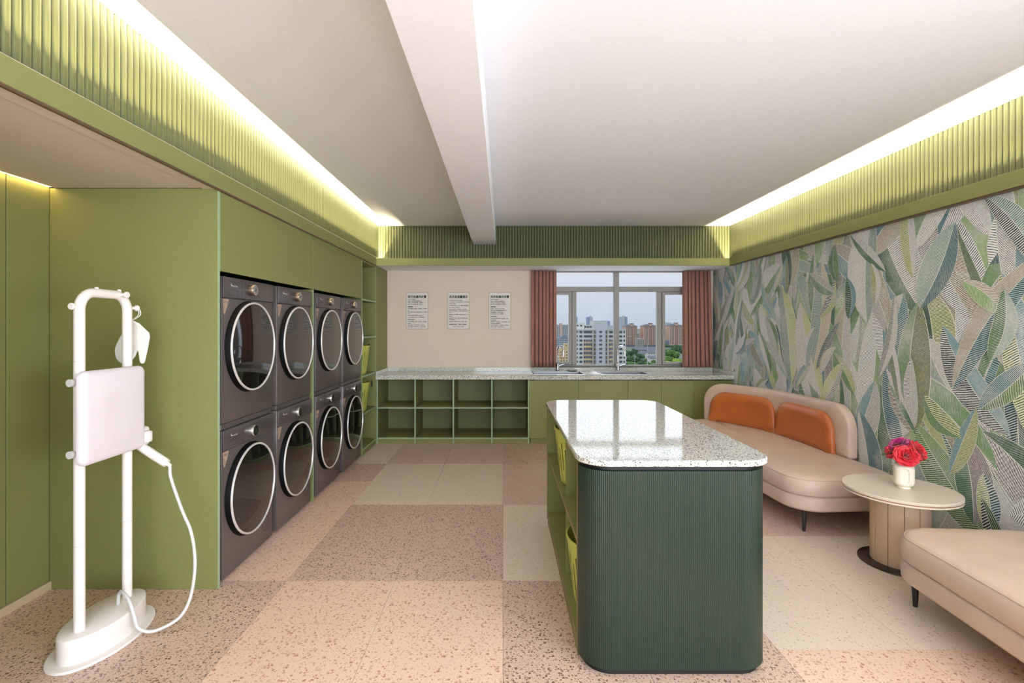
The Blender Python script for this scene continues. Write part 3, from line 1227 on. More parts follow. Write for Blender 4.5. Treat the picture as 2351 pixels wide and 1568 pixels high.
MB().box(X1 - 0.016, X1, YF + 0.002, Y2 - 0.018, ZK, 0.866, 0.002, 1).obj('side_splash', COUNTER, ct)


def sink(xs, label):
    t = thing('sink', label, 'sink', ((xs[0] + xs[1]) / 2, SY[0], ZK - 0.19), 'sinks in the terrazzo counter')
    mb = MB()
    a, b_, c, d = xs[0] + 0.001, xs[1] - 0.001, SY[0] + 0.001, SY[1] - 0.001
    q = 0.003
    zb = ZK - 0.19
    mb.box(a, b_, c, d, zb, zb + q)
    mb.box(a, a + q, c, d, zb, ZK)
    mb.box(b_ - q, b_, c, d, zb, ZK)
    mb.box(a, b_, c, c + q, zb, ZK)
    mb.box(a, b_, d - q, d, zb, ZK)
    mb.obj('basin', STEEL, t)
    rm = MB()
    rw, rz = 0.012, 0.0025
    rm.box(a - rw, b_ + rw, c - rw, c + 0.002, ZK + 0.0002, ZK + rz)
    rm.box(a - rw, b_ + rw, d - 0.002, d + rw, ZK + 0.0002, ZK + rz)
    rm.box(a - rw, a + 0.002, c + 0.002, d - 0.002, ZK + 0.0002, ZK + rz)
    rm.box(b_ - 0.002, b_ + rw, c + 0.002, d - 0.002, ZK + 0.0002, ZK + rz)
    rm.obj('rim', STEEL, t)
    MB().lathe([(0.045, 0.0), (0.04, 0.003), (0.02, 0.002), (0.0, 0.002)], ((a + b_) / 2, (c + d) / 2, zb + q), 24).obj('drain', CHROME, t)
    return t


sink(S1, 'stainless steel sink set in the counter below the left curtain')
sink(S2, 'stainless steel sink set in the counter below the window mullion')


def faucet(x, label):
    y, z = 6.525, ZK
    t = thing('faucet', label, 'faucet', (x, y, z), 'gooseneck faucets at the sinks')
    MB().lathe([(0.026, 0.0), (0.026, 0.006), (0.020, 0.010), (0.019, 0.09), (0.016, 0.10)], (x, y, z), 20).obj('base', CHROME, t)
    path = [(x, y, z + 0.08), (x, y, z + 0.20), (x, y, z + 0.26)]
    for k in range(1, 13):
        a = PI * k / 12
        path.append((x + 0.030 * (1 - math.cos(a)) * 0.9, y - 0.075 * (1 - math.cos(a)), z + 0.26 + 0.078 * math.sin(a)))
    path.append((x + 0.054, y - 0.15, z + 0.225))
    MB().tube(path, 0.0095, 12).obj('gooseneck', CHROME, t)
    MB().tube([(x + 0.054, y - 0.15, z + 0.245), (x + 0.054, y - 0.15, z + 0.205)], [0.012, 0.013], 12).obj('nozzle', CHROME, t)
    MB().tube([(x + 0.014, y, z + 0.07), (x + 0.05, y - 0.005, z + 0.085), (x + 0.085, y - 0.01, z + 0.092)], [0.009, 0.006, 0.005], 10).obj('lever', CHROME, t)


faucet(0.712, 'chrome gooseneck faucet half behind the left curtain')
faucet(1.497, 'chrome gooseneck faucet in front of the window mullion')
# small dark dish beside the left sink
o = MB().lathe([(0.0, 0.004), (0.05, 0.004), (0.066, 0.016), (0.068, 0.015), (0.054, 0.0), (0.0, 0.0)], (0.90, 6.525, ZK), 28, caps=False).obj('drain_strainer', STEEL)
tag(o, 'small shallow metal dish on the counter edge behind the left sink', 'dish')

# ------------------------------------------------------------------ posters


def poster(xc, title, lines, label, icons=()):
    y = YB - 0.001
    z0, z1, w = 1.366, 1.852, 0.1465
    t = thing('poster', label, 'poster', (xc, y, z0), 'instruction posters on the beige wall')
    oc = rounded([(xc - w, z0), (xc + w, z0), (xc + w, z1), (xc - w, z1)], 0.022, 5)
    ic = rounded([(xc - w + 0.005, z0 + 0.005), (xc + w - 0.005, z0 + 0.005), (xc + w - 0.005, z1 - 0.005), (xc - w + 0.005, z1 - 0.005)], 0.018, 5)
    mp = lambda a, b_, z: (a, y - z, b_)
    MB().pillow(oc, [(0, 0.0), (0, 0.003)], mp).obj('border', POSTERE, t)
    MB().pillow(ic, [(0, 0.003), (0, 0.0036)], mp).obj('sheet', POSTER, t)

    def txt(body, x, z, size, m, bold=0.0, align='LEFT', name='print', d=0.0040):
        me = text_mesh(body, size, align, bold, 4 if size > 0.03 else 2)
        me.transform(Matrix.Rotation(PI / 2, 4, 'X'))
        me.transform(Matrix.Translation((x, y - d, z)))
        put(name, me, m, t)
    # pale green bar under the title
    MB().add([(xc - 0.118, y - 0.0038, z1 - 0.076), (xc + 0.118, y - 0.0038, z1 - 0.076), (xc + 0.118, y - 0.0038, z1 - 0.066), (xc - 0.118, y - 0.0038, z1 - 0.066)], [(0, 1, 2, 3)]).obj('title_bar', PRINTG, t)
    txt(title, xc, z1 - 0.071, 0.0350, PRINTT, 0.0011, 'CENTER', 'title_print')
    for z, body, kind in lines:
        if kind == 'h':
            MB().add([(xc - 0.122, y - 0.0038, z1 - z - 0.006), (xc - 0.05, y - 0.0038, z1 - z - 0.006), (xc - 0.05, y - 0.0038, z1 - z + 0.004), (xc - 0.122, y - 0.0038, z1 - z + 0.004)], [(0, 1, 2, 3)]).obj('heading_bar', PRINTG, t)
            txt(body, xc - 0.122, z1 - z - 0.004, 0.0165, PRINTD, 0.0003, name='heading_print')
            MB().lathe([(0.0, 0.0), (0.006, 0.0)], (xc - 0.026, y - 0.004, z1 - z + 0.002), 12, 'y', False).obj('icon', PRINTY, t)
        elif kind == 'b':
            txt(body, xc, z1 - z - 0.004, 0.0170, PRINTT, 0.0006, 'CENTER')
        elif kind == 'c':
            txt(body, xc, z1 - z - 0.004, 0.0110, PRINTD, 0.0002, 'CENTER')
        else:
            txt(body, xc - 0.122, z1 - z - 0.004, 0.0122, PRINTT, 0.0003)


def rows(start, step, bodies):
    return [(start + i * step, b_, 't') for i, b_ in enumerate(bodies)]


p1 = rows(0.094, 0.0222, ['开机：按下电源键', '选程序：旋转旋钮选择需要的程序', '选功能：按下对应功能键，设置温度', '启动：按下“开始/暂停”键，开始运行'])
p1 += [(0.192, '温馨提醒', 'h')]
p1 += rows(0.217, 0.0222, ['烘干前请取出口袋物品，拉好拉链，以免损坏衣', '物。', '真丝羊毛等不可烘干的衣物请勿放入，以免损坏', '衣物。', '请先将衣物脱水后再放入烘干机烘干。', '每次衣物重量不超过10kg，请勿超载使用。'])
p1 += [(0.362, '烘干后注意', 'h')]
p1 += rows(0.387, 0.0222, ['烘干后及时取出，等待1-2分钟后取，请注意避', '免烫伤。', '请将过滤网上的毛絮清理干净，保持清洁。', '请勿在机器运行时强行开门，以免发生危险。'])
poster(-1.1285, '烘干机操作步骤', p1, 'white instruction poster for the dryers, leftmost of three on the beige wall')
p2 = rows(0.106, 0.0233, ['请节约用水用电，爱护公共设施', '为了您的安全，请勿在设备运行时打开机门及触', '摸设备内部零件。', '严禁洗涤沾有油漆、汽油、酒精等易燃易爆的衣', '物，以防火灾，后果自负。', '请保持洗衣房干净、整洁有序，不乱扔垃圾。', '请随身携带贵重物品，衣物洗完请及时取走以免', '丢失。', '请勿吸烟，勿大声喧哗，请勿长时间占用，以免', '影响他人。', '请看管好您的小孩，避免小孩在洗衣房内玩耍，', '防止发生意外。', '如遇故障，请联系前台工作人员处理，谢谢。'])
p2 += [(0.424, '感谢您的配合，祝您生活愉快！', 'b'), (0.452, '洗衣房 欢迎您的光临 祝您愉快', 'c')]
poster(-0.5853, '洗衣房温馨提示', p2, 'white laundry notice poster, middle of three on the beige wall')
p3 = rows(0.096, 0.0222, ['开机：按下电源键', '选程序：旋转旋钮选择需要的程序', '放洗涤剂：将洗涤剂倒入洗涤剂盒内', '启动：按下“开始/暂停”键，开始运行'])
p3 += [(0.194, '温馨提醒', 'h')]
p3 += rows(0.219, 0.0222, ['分类洗涤，将深浅色衣物分开洗涤。', '请取出口袋内的硬币钥匙等硬物再洗涤。', '请勿超量洗涤，以免损坏机器。', '每次衣物不超过10kg，请勿超载。'])
p3 += [(0.320, '洗衣后注意', 'h')]
p3 += rows(0.345, 0.0222, ['洗衣完成后及时取出衣物，避免异味，请查', '桶内有无遗漏。', '请保持机门、洗涤盒清洁，用后关闭电源，节约', '用电并将机门微开通风。', '洗衣烘干时请勿离开，请看管好小孩及贵重', '物品，如有丢失，本店概不负责。'])
poster(-0.0430, '洗衣机操作步骤', p3, 'white instruction poster for the washing machines, rightmost on the beige wall')

# ------------------------------------------------------------------ island
IX0, IX1, IY0, IY1 = 0.315, 1.086, 2.000, 3.615
isl = thing('laundry_island', 'dark green fluted island with open side shelves and terrazzo top', 'island', (0.70, 2.8, 0))
IR = 0.125
body = rounded([(IX0, IY0), (IX1, IY0), (IX1, IY1), (IX0, IY1)], [IR, IR, IR, 0], 40)
# dense, even samples around the outline
def resample(poly, step):
    P = [Vector((p[0], p[1])) for p in poly] + [Vector((poly[0][0], poly[0][1]))]
    out = []
    acc = 0.0
    total = sum((P[i + 1] - P[i]).length for i in range(len(P) - 1))
    n = int(total / step) // 4 * 4
    st = total / n
    i, seg0 = 0, 0.0
    for k in range(n):
        d = k * st
        while i < len(P) - 2 and d > seg0 + (P[i + 1] - P[i]).length:
            seg0 += (P[i + 1] - P[i]).length
            i += 1
        L_ = (P[i + 1] - P[i]).length
        q = P[i].lerp(P[i + 1], (d - seg0) / L_ if L_ else 0)
        out.append((q.x, q.y))
    return out


rs = resample(body, 0.0021)
# keep the part that is not the open left side
keep = []
n0 = len(rs)
openf = [p[0] < IX0 + (0.0015 if p[1] < 3.0 else 0.012) and IY0 + IR - 0.004 < p[1] for p in rs]
# the open side is contiguous: rotate so the outline starts after it
first = next(i for i in range(n0) if not openf[i] and openf[i - 1])
seq = [rs[(first + i) % n0] for i in range(n0)]
seq = [p for p in seq if not (p[0] < IX0 + (0.0015 if p[1] < 3.0 else 0.012) and IY0 + IR - 0.004 < p[1])]
V, Fc = [], []
ZB0, ZB1 = 0.028, 0.822
offs = [0.0, 0.0010, 0.0014, 0.0010]
outer = []
for i, p in enumerate(seq):
    a, b_ = seq[max(i - 1, 0)], seq[min(i + 1, len(seq) - 1)]
    d = Vector((b_[0] - a[0], b_[1] - a[1])).normalized()
    nrm = Vector((d.y, -d.x))
    o_ = offs[i % 4]
    outer.append((p[0] + nrm.x * (o_ - 0.0014), p[1] + nrm.y * (o_ - 0.0014), p[0] - nrm.x * 0.018, p[1] - nrm.y * 0.018))
for (x, y, xi, yi) in outer:
    V += [(x, y, ZB0), (x, y, ZB1), (xi, yi, ZB1), (xi, yi, ZB0)]
for i in range(len(outer) - 1):
    a, b_ = i * 4, i * 4 + 4
    Fc += [(a, b_, b_ + 1, a + 1), (a + 1, b_ + 1, b_ + 2, a + 2), (a + 2, b_ + 2, b_ + 3, a + 3), (a + 3, b_ + 3, b_, a)]
e_ = (len(outer) - 1) * 4
Fc += [(0, 1, 2, 3), (e_, e_ + 3, e_ + 2, e_ + 1)]
MB().add(V, Fc).obj('fluted_cladding', DGREEN, isl)
ins = rounded([(IX0 + 0.02, IY0 + 0.02), (IX1 - 0.02, IY0 + 0.02), (IX1 - 0.02, IY1 - 0.02), (IX0 + 0.02, IY1 - 0.02)], [IR - 0.02, IR - 0.02, IR - 0.02, 0.0], 12)
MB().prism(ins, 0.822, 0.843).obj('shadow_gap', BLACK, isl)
MB().prism(ins, 0.0, 0.027).obj('plinth', BLACK, isl)
slab = rounded([(0.303, 1.985), (1.098, 1.985), (1.098, 3.64), (0.303, 3.64)], 0.125, 14)
MB().prism(slab, 0.8435, 0.868, 0.004).obj('terrazzo_top', COUNTER, isl)
# carcass
XI = 0.76
panel('near_panel', IX0 + 0.002, XI, 2.125, 2.143, 0.028, 0.821, isl)
panel('far_panel', IX0 + 0.002, XI, 3.578, 3.5965, 0.028, 0.821, isl)
panel('back_panel', XI, XI + 0.018, 2.125, 3.5965, 0.028, 0.821, isl)
panel('bottom_shelf', IX0 + 0.002, XI, 2.143, 3.578, 0.056, 0.078, isl)
panel('divider', IX0 + 0.022, XI, 2.680, 2.698, 0.078, 0.821, isl)
panel('middle_shelf', IX0 + 0.002, XI, 2.143, 2.680, 0.478, 0.496, isl)
panel('middle_shelf', IX0 + 0.002, XI, 2.698, 3.578, 0.478, 0.496, isl)
panel('edge_band', IX0, IX0 + 0.002, 2.125, 2.143, 0.028, 0.821, isl, BROWN_EDGE)
panel('edge_band', IX0, IX0 + 0.002, 3.578, 3.5965, 0.028, 0.821, isl, BROWN_EDGE)
panel('edge_band', IX0, IX0 + 0.002, 2.143, 3.578, 0.056, 0.078, isl, BROWN_EDGE)
panel('edge_band', IX0, IX0 + 0.002, 2.143, 3.578, 0.478, 0.496, isl, BROWN_EDGE)
panel('kick_board', IX0 + 0.004, IX0 + 0.016, 2.143, 3.578, 0.0, 0.055, isl)


# ------------------------------------------------------------------ laundry baskets
def basket_mesh(ra, rb, h, taper):
    nseg = 108
    zs = [0.0, 0.012, 0.05, 0.09, 0.155, 0.215, 0.25, h - 0.02, h]
    V, Fc, sm = [], [], []

    def ring(z, ins):
        k = taper + (1 - taper) * (z / h) ** 0.8
        if z < 0.011: k *= 0.93
        return [((ra * k - ins) * math.cos(2 * PI * i / nseg), (rb * k - ins) * math.sin(2 * PI * i / nseg), z) for i in range(nseg)]
    mb = MB()
    for ins, flip in ((0.0, False), (0.003, True)):
        rings_ = [ring(z, ins) for z in zs]
        V = [p for r in rings_ for p in r]
        Fc = []
        for k in range(len(zs) - 1):
            for i in range(nseg):
                slot = (i % 3 == 0) and (2 <= k <= 5) and not (k == 2 and (i // 3) % 2) and not (k == 5 and (i // 3) % 2 == 0)
                if slot: continue
                j = (i + 1) % nseg
                q = (k * nseg + i, k * nseg + j, (k + 1) * nseg + j, (k + 1) * nseg + i)
                Fc.append(q[::-1] if flip else q)
        mb.add(V, Fc, True)
    # rim bridging both skins
    o_, i_ = ring(h, -0.003), ring(h, 0.003)
    o2, i2 = [(x, y, z + 0.004) for x, y, z in o_], [(x, y, z + 0.004) for x, y, z in i_]
    o3 = [(x, y, z - 0.010) for x, y, z in o_]
    V = o3 + o2 + i2 + i_
    Fc = []
    for i in range(nseg):
        j = (i + 1) % nseg
        for k in range(3):
            Fc.append((k * nseg + i, k * nseg + j, (k + 1) * nseg + j, (k + 1) * nseg + i))
    mb.add(V, Fc, True)
    b0 = ring(0.0, 0.0)
    mb.add(b0, [tuple(range(nseg - 1, -1, -1))])
    b1 = [(x, y, 0.003) for x, y, z in ring(0.0, 0.003)]
    mb.add(b1, [tuple(range(nseg))])
    return mb.mesh('basket')


bk_me = basket_mesh(0.150, 0.185, 0.318, 0.74)
bk_me.materials.append(BASKET)


def basket(loc, label, tagged=False):
    t = thing('laundry_basket', label, 'basket', loc, 'lime green laundry baskets')
    put('basket_body', bk_me, None, t, local=True)
    if tagged:
        mb = MB()
        mb.box(0.147, 0.157, 0.10, 0.128, 0.255, 0.312, 0.003, 1)
        mb.tube([(0.150, 0.105, 0.31), (0.153, 0.107, 0.335), (0.153, 0.121, 0.335), (0.150, 0.123, 0.31)], 0.003, 8)
        mb.obj('handle_tag', BLACK, t, local=True)
    else:
        h_ = MB()
        h_.tube(spline([(0.10, 0.14, 0.318), (0.115, 0.12, 0.335), (0.125, 0.10, 0.335), (0.135, 0.075, 0.318)], 5), 0.004, 8)
        h_.obj('handle', BLACK, t, local=True)
    return t


def bk_island(loc, label):
    t = thing('laundry_basket', label, 'basket', loc, 'lime green laundry baskets')
    put('basket_body', bk_me, None, t, local=True)
    return t


bk_island((0.458, 2.410, 0.0782), 'lime green slotted laundry basket in the lower island shelf')
bk_island((0.450, 2.905, 0.4962), 'lime green slotted laundry basket in the upper island shelf')
basket((-1.660, 5.640, 0.8662), 'lime green laundry basket higher in the tall shelf beside the dryers')
basket((-1.660, 5.640, 0.4542), 'lime green laundry basket with a black tag, lower in the tall shelf', True)

# ------------------------------------------------------------------ curved sofas
TYM = 2.97          # symmetry line between the two sofas


def path_frame(pts):
    P = spline([(a, b_, 0) for a, b_ in pts], 14)
    cum = [0.0]
    for i in range(1, len(P)):
        cum.append(cum[-1] + (P[i] - P[i - 1]).length)

    def ev(s):
        s_ = min(max(s, 0.0), cum[-1])
        i = 0
        while i < len(cum) - 2 and cum[i + 1] < s_:
            i += 1
        t = (s_ - cum[i]) / (cum[i + 1] - cum[i])
        p = P[i].lerp(P[i + 1], t)
        a, b_ = P[max(i - 1, 0)], P[min(i + 2, len(P) - 1)]
        d = (b_ - a).normalized()
        p = p + d * (s - s_)
        return p, Vector((-d.y, d.x, 0))
    return ev, cum[-1]


def sofa(label):
    t = thing('sofa', label, 'sofa', (2.36, TYM, 0), 'curved lounge sofas along the papered wall')
    out = rounded([(1.962, 3.335), (2.742, 3.385), (2.742, 5.02), (2.37, 5.66), (1.60, 5.42), (1.90, 4.30)], [0.20, 0.20, 0.4, 0.12, 0.2, 0.9], 12)
    # rail below, cushion above
    MB().pillow(out, [(0.035, 0.150), (0.015, 0.153), (0.004, 0.165), (0.002, 0.20), (0.006, 0.238), (0.02, 0.252)]).obj('seat_base', LEATHER, t)
    MB().pillow(out, [(0.022, 0.252), (0.006, 0.258), (-0.002, 0.280), (-0.001, 0.315), (0.010, 0.348), (0.022, 0.364), (0.034, 0.372), (0.06, 0.379), (0.10, 0.384), (0.16, 0.387)], None, 4).obj('seat_cushion', LEATHER, t)
    # piping
    pp = [(p[0], p[1]) for p in out]
    nrp = []
    for i in range(len(pp)):
        a, b_ = pp[i - 1], pp[(i + 1) % len(pp)]
        d = Vector((b_[0] - a[0], b_[1] - a[1]))
        d = d.normalized() if d.length else Vector((1, 0))
        nrp.append(Vector((pp[i][0] - d.y * 0.0185, pp[i][1] + d.x * 0.0185, 0.3615)))
    MB().tube(nrp + [nrp[0]], 0.0028, 6, False).obj('piping', LEATHER, t)
    # back
    ev, L_ = path_frame([(2.205, 5.52), (2.42, 5.26), (2.565, 4.97), (2.630, 4.66), (2.652, 4.32), (2.655, 3.86)])

    def mp(s, z, d):
        p, nrm = ev(s)
        q = p + nrm * d
        return (q.x, q.y, z)
    # the left normal of the path (towards -Y) is +X, i.e. away from the seat
    oc = rounded([(0.0, 0.375), (L_, 0.375), (L_, 0.785), (0.0, 0.785)], [0.02, 0.02, 0.30, 0.30], 16)
    oc = dense(oc, 0.045)
    MB().pillow(oc, [(0.025, 0.086), (0.006, 0.078), (0.0, 0.060), (0.0, 0.030), (0.006, 0.010), (0.025, 0.0)], mp, 8).obj('backrest', LEATHER, t)
    # two orange back cushions
    for a, b_, r0, r1 in ((0.075, 0.868, 0.19, 0.22), (0.872, 1.700, 0.16, 0.17)):
        b2 = min(b_, L_ - 0.13)
        cc = rounded([(a, 0.375), (b2, 0.375), (b2 - 0.03, 0.705), (a + 0.03, 0.705)], [0.012, 0.012, r1, r0], 14)
        cc = dense(cc, 0.035)
        MB().pillow(cc, [(0.012, 0.004), (0.0, -0.004), (0.0, -0.022), (0.008, -0.036), (0.025, -0.045), (0.06, -0.052)], mp, 8).obj('back_cushion', LEATHERD, t, 'orange leather back cushion')
    for x, y in ((2.063, 3.433), (2.62, 3.47), (2.60, 4.95), (1.80, 5.36), (2.02, 4.30)):
        MB().lathe([(0.010, 0.0), (0.019, 0.155)], (x, y, 0), 16).obj('leg', LEGM, t)
    return t


def dense(poly, step):
    out = []
    n = len(poly)
    for i in range(n):
        a, b_ = Vector(poly[i]), Vector(poly[(i + 1) % n])
        k = max(1, int((b_ - a).length / step))
        for j in range(k):
            q = a.lerp(b_, j / k)
            out.append((q.x, q.y))
    return out


sf = sofa('beige leather curved sofa with orange back cushions behind the round table')
sf2 = copy_tree(sf)
sf2.scale = (1, -1, 1)
sf2['label'] = 'beige leather curved sofa nearest the camera, its back out of view'

# ------------------------------------------------------------------ round table, vase and roses
TX, TY = 2.352, 2.97
tb_ = thing('side_table', 'round cream table with a brown edge line and panelled tan stem', 'table', (TX, TY, 0))
MB().lathe([(0.0, 0.412), (0.272, 0.412), (0.284, 0.416), (0.284, 0.425)], (TX, TY, 0), 72).obj('lower_top', CREAM, tb_)
MB().lathe([(0.281, 0.425), (0.281, 0.430)], (TX, TY, 0), 72).obj('edge_line', TABLE_B, tb_)
MB().lathe([(0.284, 0.430), (0.2855, 0.432), (0.2855, 0.444), (0.283, 0.446), (0.0, 0.446)], (TX, TY, 0), 72).obj('table_top', CREAM, tb_)
MB().lathe([(0.0, 0.0), (0.205, 0.0), (0.208, 0.003), (0.206, 0.012), (0.198, 0.014), (0.0, 0.014)], (TX, TY, 0), 64).obj('base_plate', BASE_D, tb_)
for k in range(12):
    a0, a1 = 2 * PI * k / 12 + 0.012, 2 * PI * (k + 1) / 12 - 0.012
    P_ = []
    for i in range(7):
        a = a0 + (a1 - a0) * i / 6
        P_.append((TX + 0.145 * math.cos(a), TY + 0.145 * math.sin(a)))
    for i in range(6, -1, -1):
        a = a0 + (a1 - a0) * i / 6
        P_.append((TX + 0.13 * math.cos(a), TY + 0.13 * math.sin(a)))
    MB().pillow(P_, [(0, 0.0142), (0, 0.4118)]).obj('stem_panel', STEM_T, tb_)
MB().lathe([(0.134, 0.0142), (0.134, 0.4118)], (TX, TY, 0), 48).obj('stem_core', STEM_T, tb_)

VZ = 0.4462
VXc, VYc = 2.372, 2.965
vs = thing('vase', 'squarish cream ceramic vase with oval recesses on the round table', 'vase', (VXc, VYc, VZ))
nu, nv = 96, 56
hv = 0.162
rot0 = math.atan2(-VYc, -VXc) + 0.15
V, Fc = [], []
prof = [(0.0, 0.0), (0.040, 0.0), (0.044, 0.004), (0.043, 0.009), (0.041, 0.013)]
pz = spline([(0.041, 0.013, 0), (0.056, 0.022, 0), (0.0615, 0.038, 0), (0.0620, 0.080, 0), (0.0615, 0.120, 0), (0.056, 0.136, 0), (0.042, 0.145, 0), (0.036, 0.150, 0), (0.037, hv, 0)], 8)
prof = prof[:-1] + [(p.x, p.y) for p in pz] + [(0.033, hv), (0.032, 0.14), (0.03, 0.05), (0.0, 0.05)]
for r, z in prof:
    sq = max(0.0, min(1.0, (z - 0.02) / 0.02)) * max(0.0, min(1.0, (0.140 - z) / 0.02))
    for k in range(nu):
        a = 2 * PI * k / nu
        c_, s_ = abs(math.cos(a)), abs(math.sin(a))
        se = 1.0 / ((c_ ** 3.4 + s_ ** 3.4) ** (1 / 3.4))
        rr = r * (1 + (se - 1) * sq * 0.75)
        # oval recess on four sides
        aa = (a + PI / 4) % (PI / 2) - PI / 4
        u = r * math.tan(aa)
        dx_, dz_ = abs(u) / 0.028, max(0.0, abs(z - 0.079) - 0.020) / 0.027
        dd = math.sqrt(dx_ * dx_ + dz_ * dz_)
        rec = max(0.0, min(1.0, (1.0 - dd) / 0.22))
        if r > 0.05:
            rr -= 0.0065 * rec * rec * (3 - 2 * rec)
        rr *= 0.82
        V.append((VXc + rr * math.cos(a + rot0), VYc + rr * math.sin(a + rot0), VZ + z))
for i in range(len(prof) - 1):
    for k in range(nu):
        a, b_ = i * nu + k, i * nu + (k + 1) % nu
        Fc.append((a, b_, b_ + nu, a + nu))
mb = MB()
mb.add(V, Fc, True)
mb.obj('vase_body', VASE, vs)


def rose_mesh(seed):
    rnd = random.Random(seed)
    mb = MB()

    def petal(ang, tilt, r0, size, curl):
        nu_, nv_ = 6, 5
        V, Fc = [], []
        for j in range(nv_ + 1):
            t = j / nv_
            for i in range(nu_ + 1):
                s = (i / nu_ - 0.5) * 2
                w = size * 0.62 * math.sin(PI * min(0.5 + 0.0, 0.18 + 0.36 * t) if t < 0.9 else PI * 0.5) * (0.55 + 0.55 * t)
                a = s * w
                # cup: out along tilt, curling at the edge
                rad = r0 + size * (t * math.sin(tilt) + 0.30 * curl * t ** 3)
                hgt = size * (t * math.cos(tilt)) - 0.25 * size * curl * t ** 3 - 0.10 * size * s * s * t
                rad -= 0.35 * a * a / max(size, 1e-4)
                wob = 0.05 * size * math.sin(5 * s + seed + ang * 3) * t
                x, y = rad + wob, a
                V.append((x * math.cos(ang) - y * math.sin(ang), x * math.sin(ang) + y * math.cos(ang), hgt + wob))
        for j in range(nv_):
            for i in range(nu_):
                a = j * (nu_ + 1) + i
                Fc.append((a, a + 1, a + nu_ + 2, a + nu_ + 1))
        mb.add(V, Fc, True)
    g_ = 2.399
    k = 0
    for n_p, tilt, r0, size, curl in ((4, 0.10, 0.003, 0.030, 0.0), (5, 0.35, 0.005, 0.034, 0.3), (6, 0.65, 0.007, 0.038, 0.5), (7, 0.95, 0.008, 0.042, 0.7), (8, 1.30, 0.008, 0.044, 0.6)):
        for i in range(n_p):
            k += 1
            petal(k * g_ + rnd.uniform(-0.2, 0.2), tilt + rnd.uniform(-0.1, 0.1), r0, size * rnd.uniform(0.92, 1.08), curl)
    return mb.mesh('blossom')


def leaf_mesh():
    mb = MB()
    V, Fc = [], []
    for j in range(7):
        t = j / 6
        w = 0.014 * math.sin(PI * (0.06 + 0.94 * t)) + 0.0004
        for s in (-1, 0, 1):
            V.append((t * 0.05, s * w, -0.012 * t * t + 0.004 * abs(s)))
    for j in range(6):
        for i in range(2):
            a = j * 3 + i
            Fc.append((a, a + 1, a + 4, a + 3))
    mb.add(V, Fc, True)
    return mb.mesh('leaf')


rose_a, rose_b = rose_mesh(3), rose_mesh(8)
leaf_me = leaf_mesh()
leaf_me.materials.append(LEAFM)
tocam = Vector((-VXc, -VYc, 0)).normalized()
side = Vector((-tocam.y, tocam.x, 0)) * -1      # to the right in the picture
if side.x < 0: side = -side
spec_ = [  # (right, up, towards camera, size, material, mesh, label, leaf dir)
    (-0.046, 0.052, 0.006, 0.92, ROSE2, rose_a, 'crimson rose at the left side of the cream vase', -1),
    (0.012, 0.036, 0.042, 1.12, ROSE, rose_b, 'large red rose facing the camera over the vase rim', 0),
    (-0.018, 0.088, -0.012, 1.0, ROSEM, rose_b, 'magenta rose at the top of the bunch in the vase', 0),
    (0.060, 0.066, 0.000, 1.0, ROSE, rose_a, 'red rose leaning to the right of the vase', 1),
    (0.024, 0.082, -0.040, 0.85, ROSEM, rose_a, 'small dark magenta rose at the back of the bunch', 0)]
for (rx, up, fw, sc, m, me, lab, lf) in spec_:
    top = Vector((VXc, VYc, VZ + hv)) + side * rx + tocam * fw + Vector((0, 0, up))
    t = thing('rose', lab, 'flower', tuple(top), 'roses in the cream vase')
    mo = me.copy()
    bl = put('blossom', mo, m, t, local=True)
    dirv = (side * rx * 1.1 + tocam * (0.03 + fw * 1.2) + Vector((0, 0, 0.045))).normalized()
    bl.rotation_euler = Vector((0, 0, 1)).rotation_difference(dirv).to_euler()
    bl.scale = (sc, sc, sc)
    bot = Vector((VXc, VYc, VZ + 0.06)) + side * rx * 0.2 + tocam * fw * 0.2
    nk = Vector((VXc, VYc, VZ + hv)) + side * rx * 0.35 + tocam * fw * 0.35
    MB().tube(spline([tuple(bot), tuple(nk), tuple(top)], 6), 0.0026, 8).obj('stem', LEAFM, t)
    if lf:
        l_ = put('leaf', leaf_me, None, t, local=True)
        l_.location = side * (0.004 if lf < 0 else -0.012) + Vector((0, 0, -0.02 if lf < 0 else -0.04)) + tocam * 0.01
        l_.rotation_euler = (0.4, 0.0, math.atan2(side.y * lf, side.x * lf))
        l_.scale = (1.3, 1.3, 1.3)

# ------------------------------------------------------------------ garment steamer
GX, GY = -1.795, 2.255
gs = thing('garment_steamer', 'white upright garment steamer with twin poles and ironing pad in the alcove', 'steamer', (GX, GY, 0))
MB().prism(ellipse(GX, GY, 0.150, 0.252, 72), 0.0, 0.012, 0.003).obj('base_plate', STEAM, gs)
ho = MB()
hou = ellipse(GX, GY, 0.112, 0.212, 72)
ho.pillow(hou, [(0.0, 0.012), (0.0, 0.106), (0.002, 0.111), (0.006, 0.114)])
hs = ho.obj('water_tank_housing', STEAM, gs)
for x0 in (-0.045, 0.012):
    MB().box(GX + x0, GX + x0 + 0.030, GY - 0.062, GY + 0.068, 0.1142, 0.1150).obj('tank_recess', STEAMG, hs)
    MB().box(GX + x0 + 0.004, GX + x0 + 0.012, GY - 0.055, GY + 0.06, 0.1150, 0.1175, 0.001, 1).obj('tank_rib', STEAM, hs)
# small emblem outline on the housing side
em = MB()
ea = 0.20
for k in range(5):
    pass
epts = [(0, 0), (0.018, 0), (0.018, -0.012), (0.009, -0.021), (0, -0.012), (0, 0)]
emv = []
for u, z in epts:
    th = ea + u / 0.16
    emv.append((GX + 0.1125 * math.cos(th), GY + 0.2125 * math.sin(th), 0.078 + z))
em.tube(emv, 0.0007, 5)
em.obj('emblem', plain('grey_emblem', (170, 168, 166), 0.5), hs)
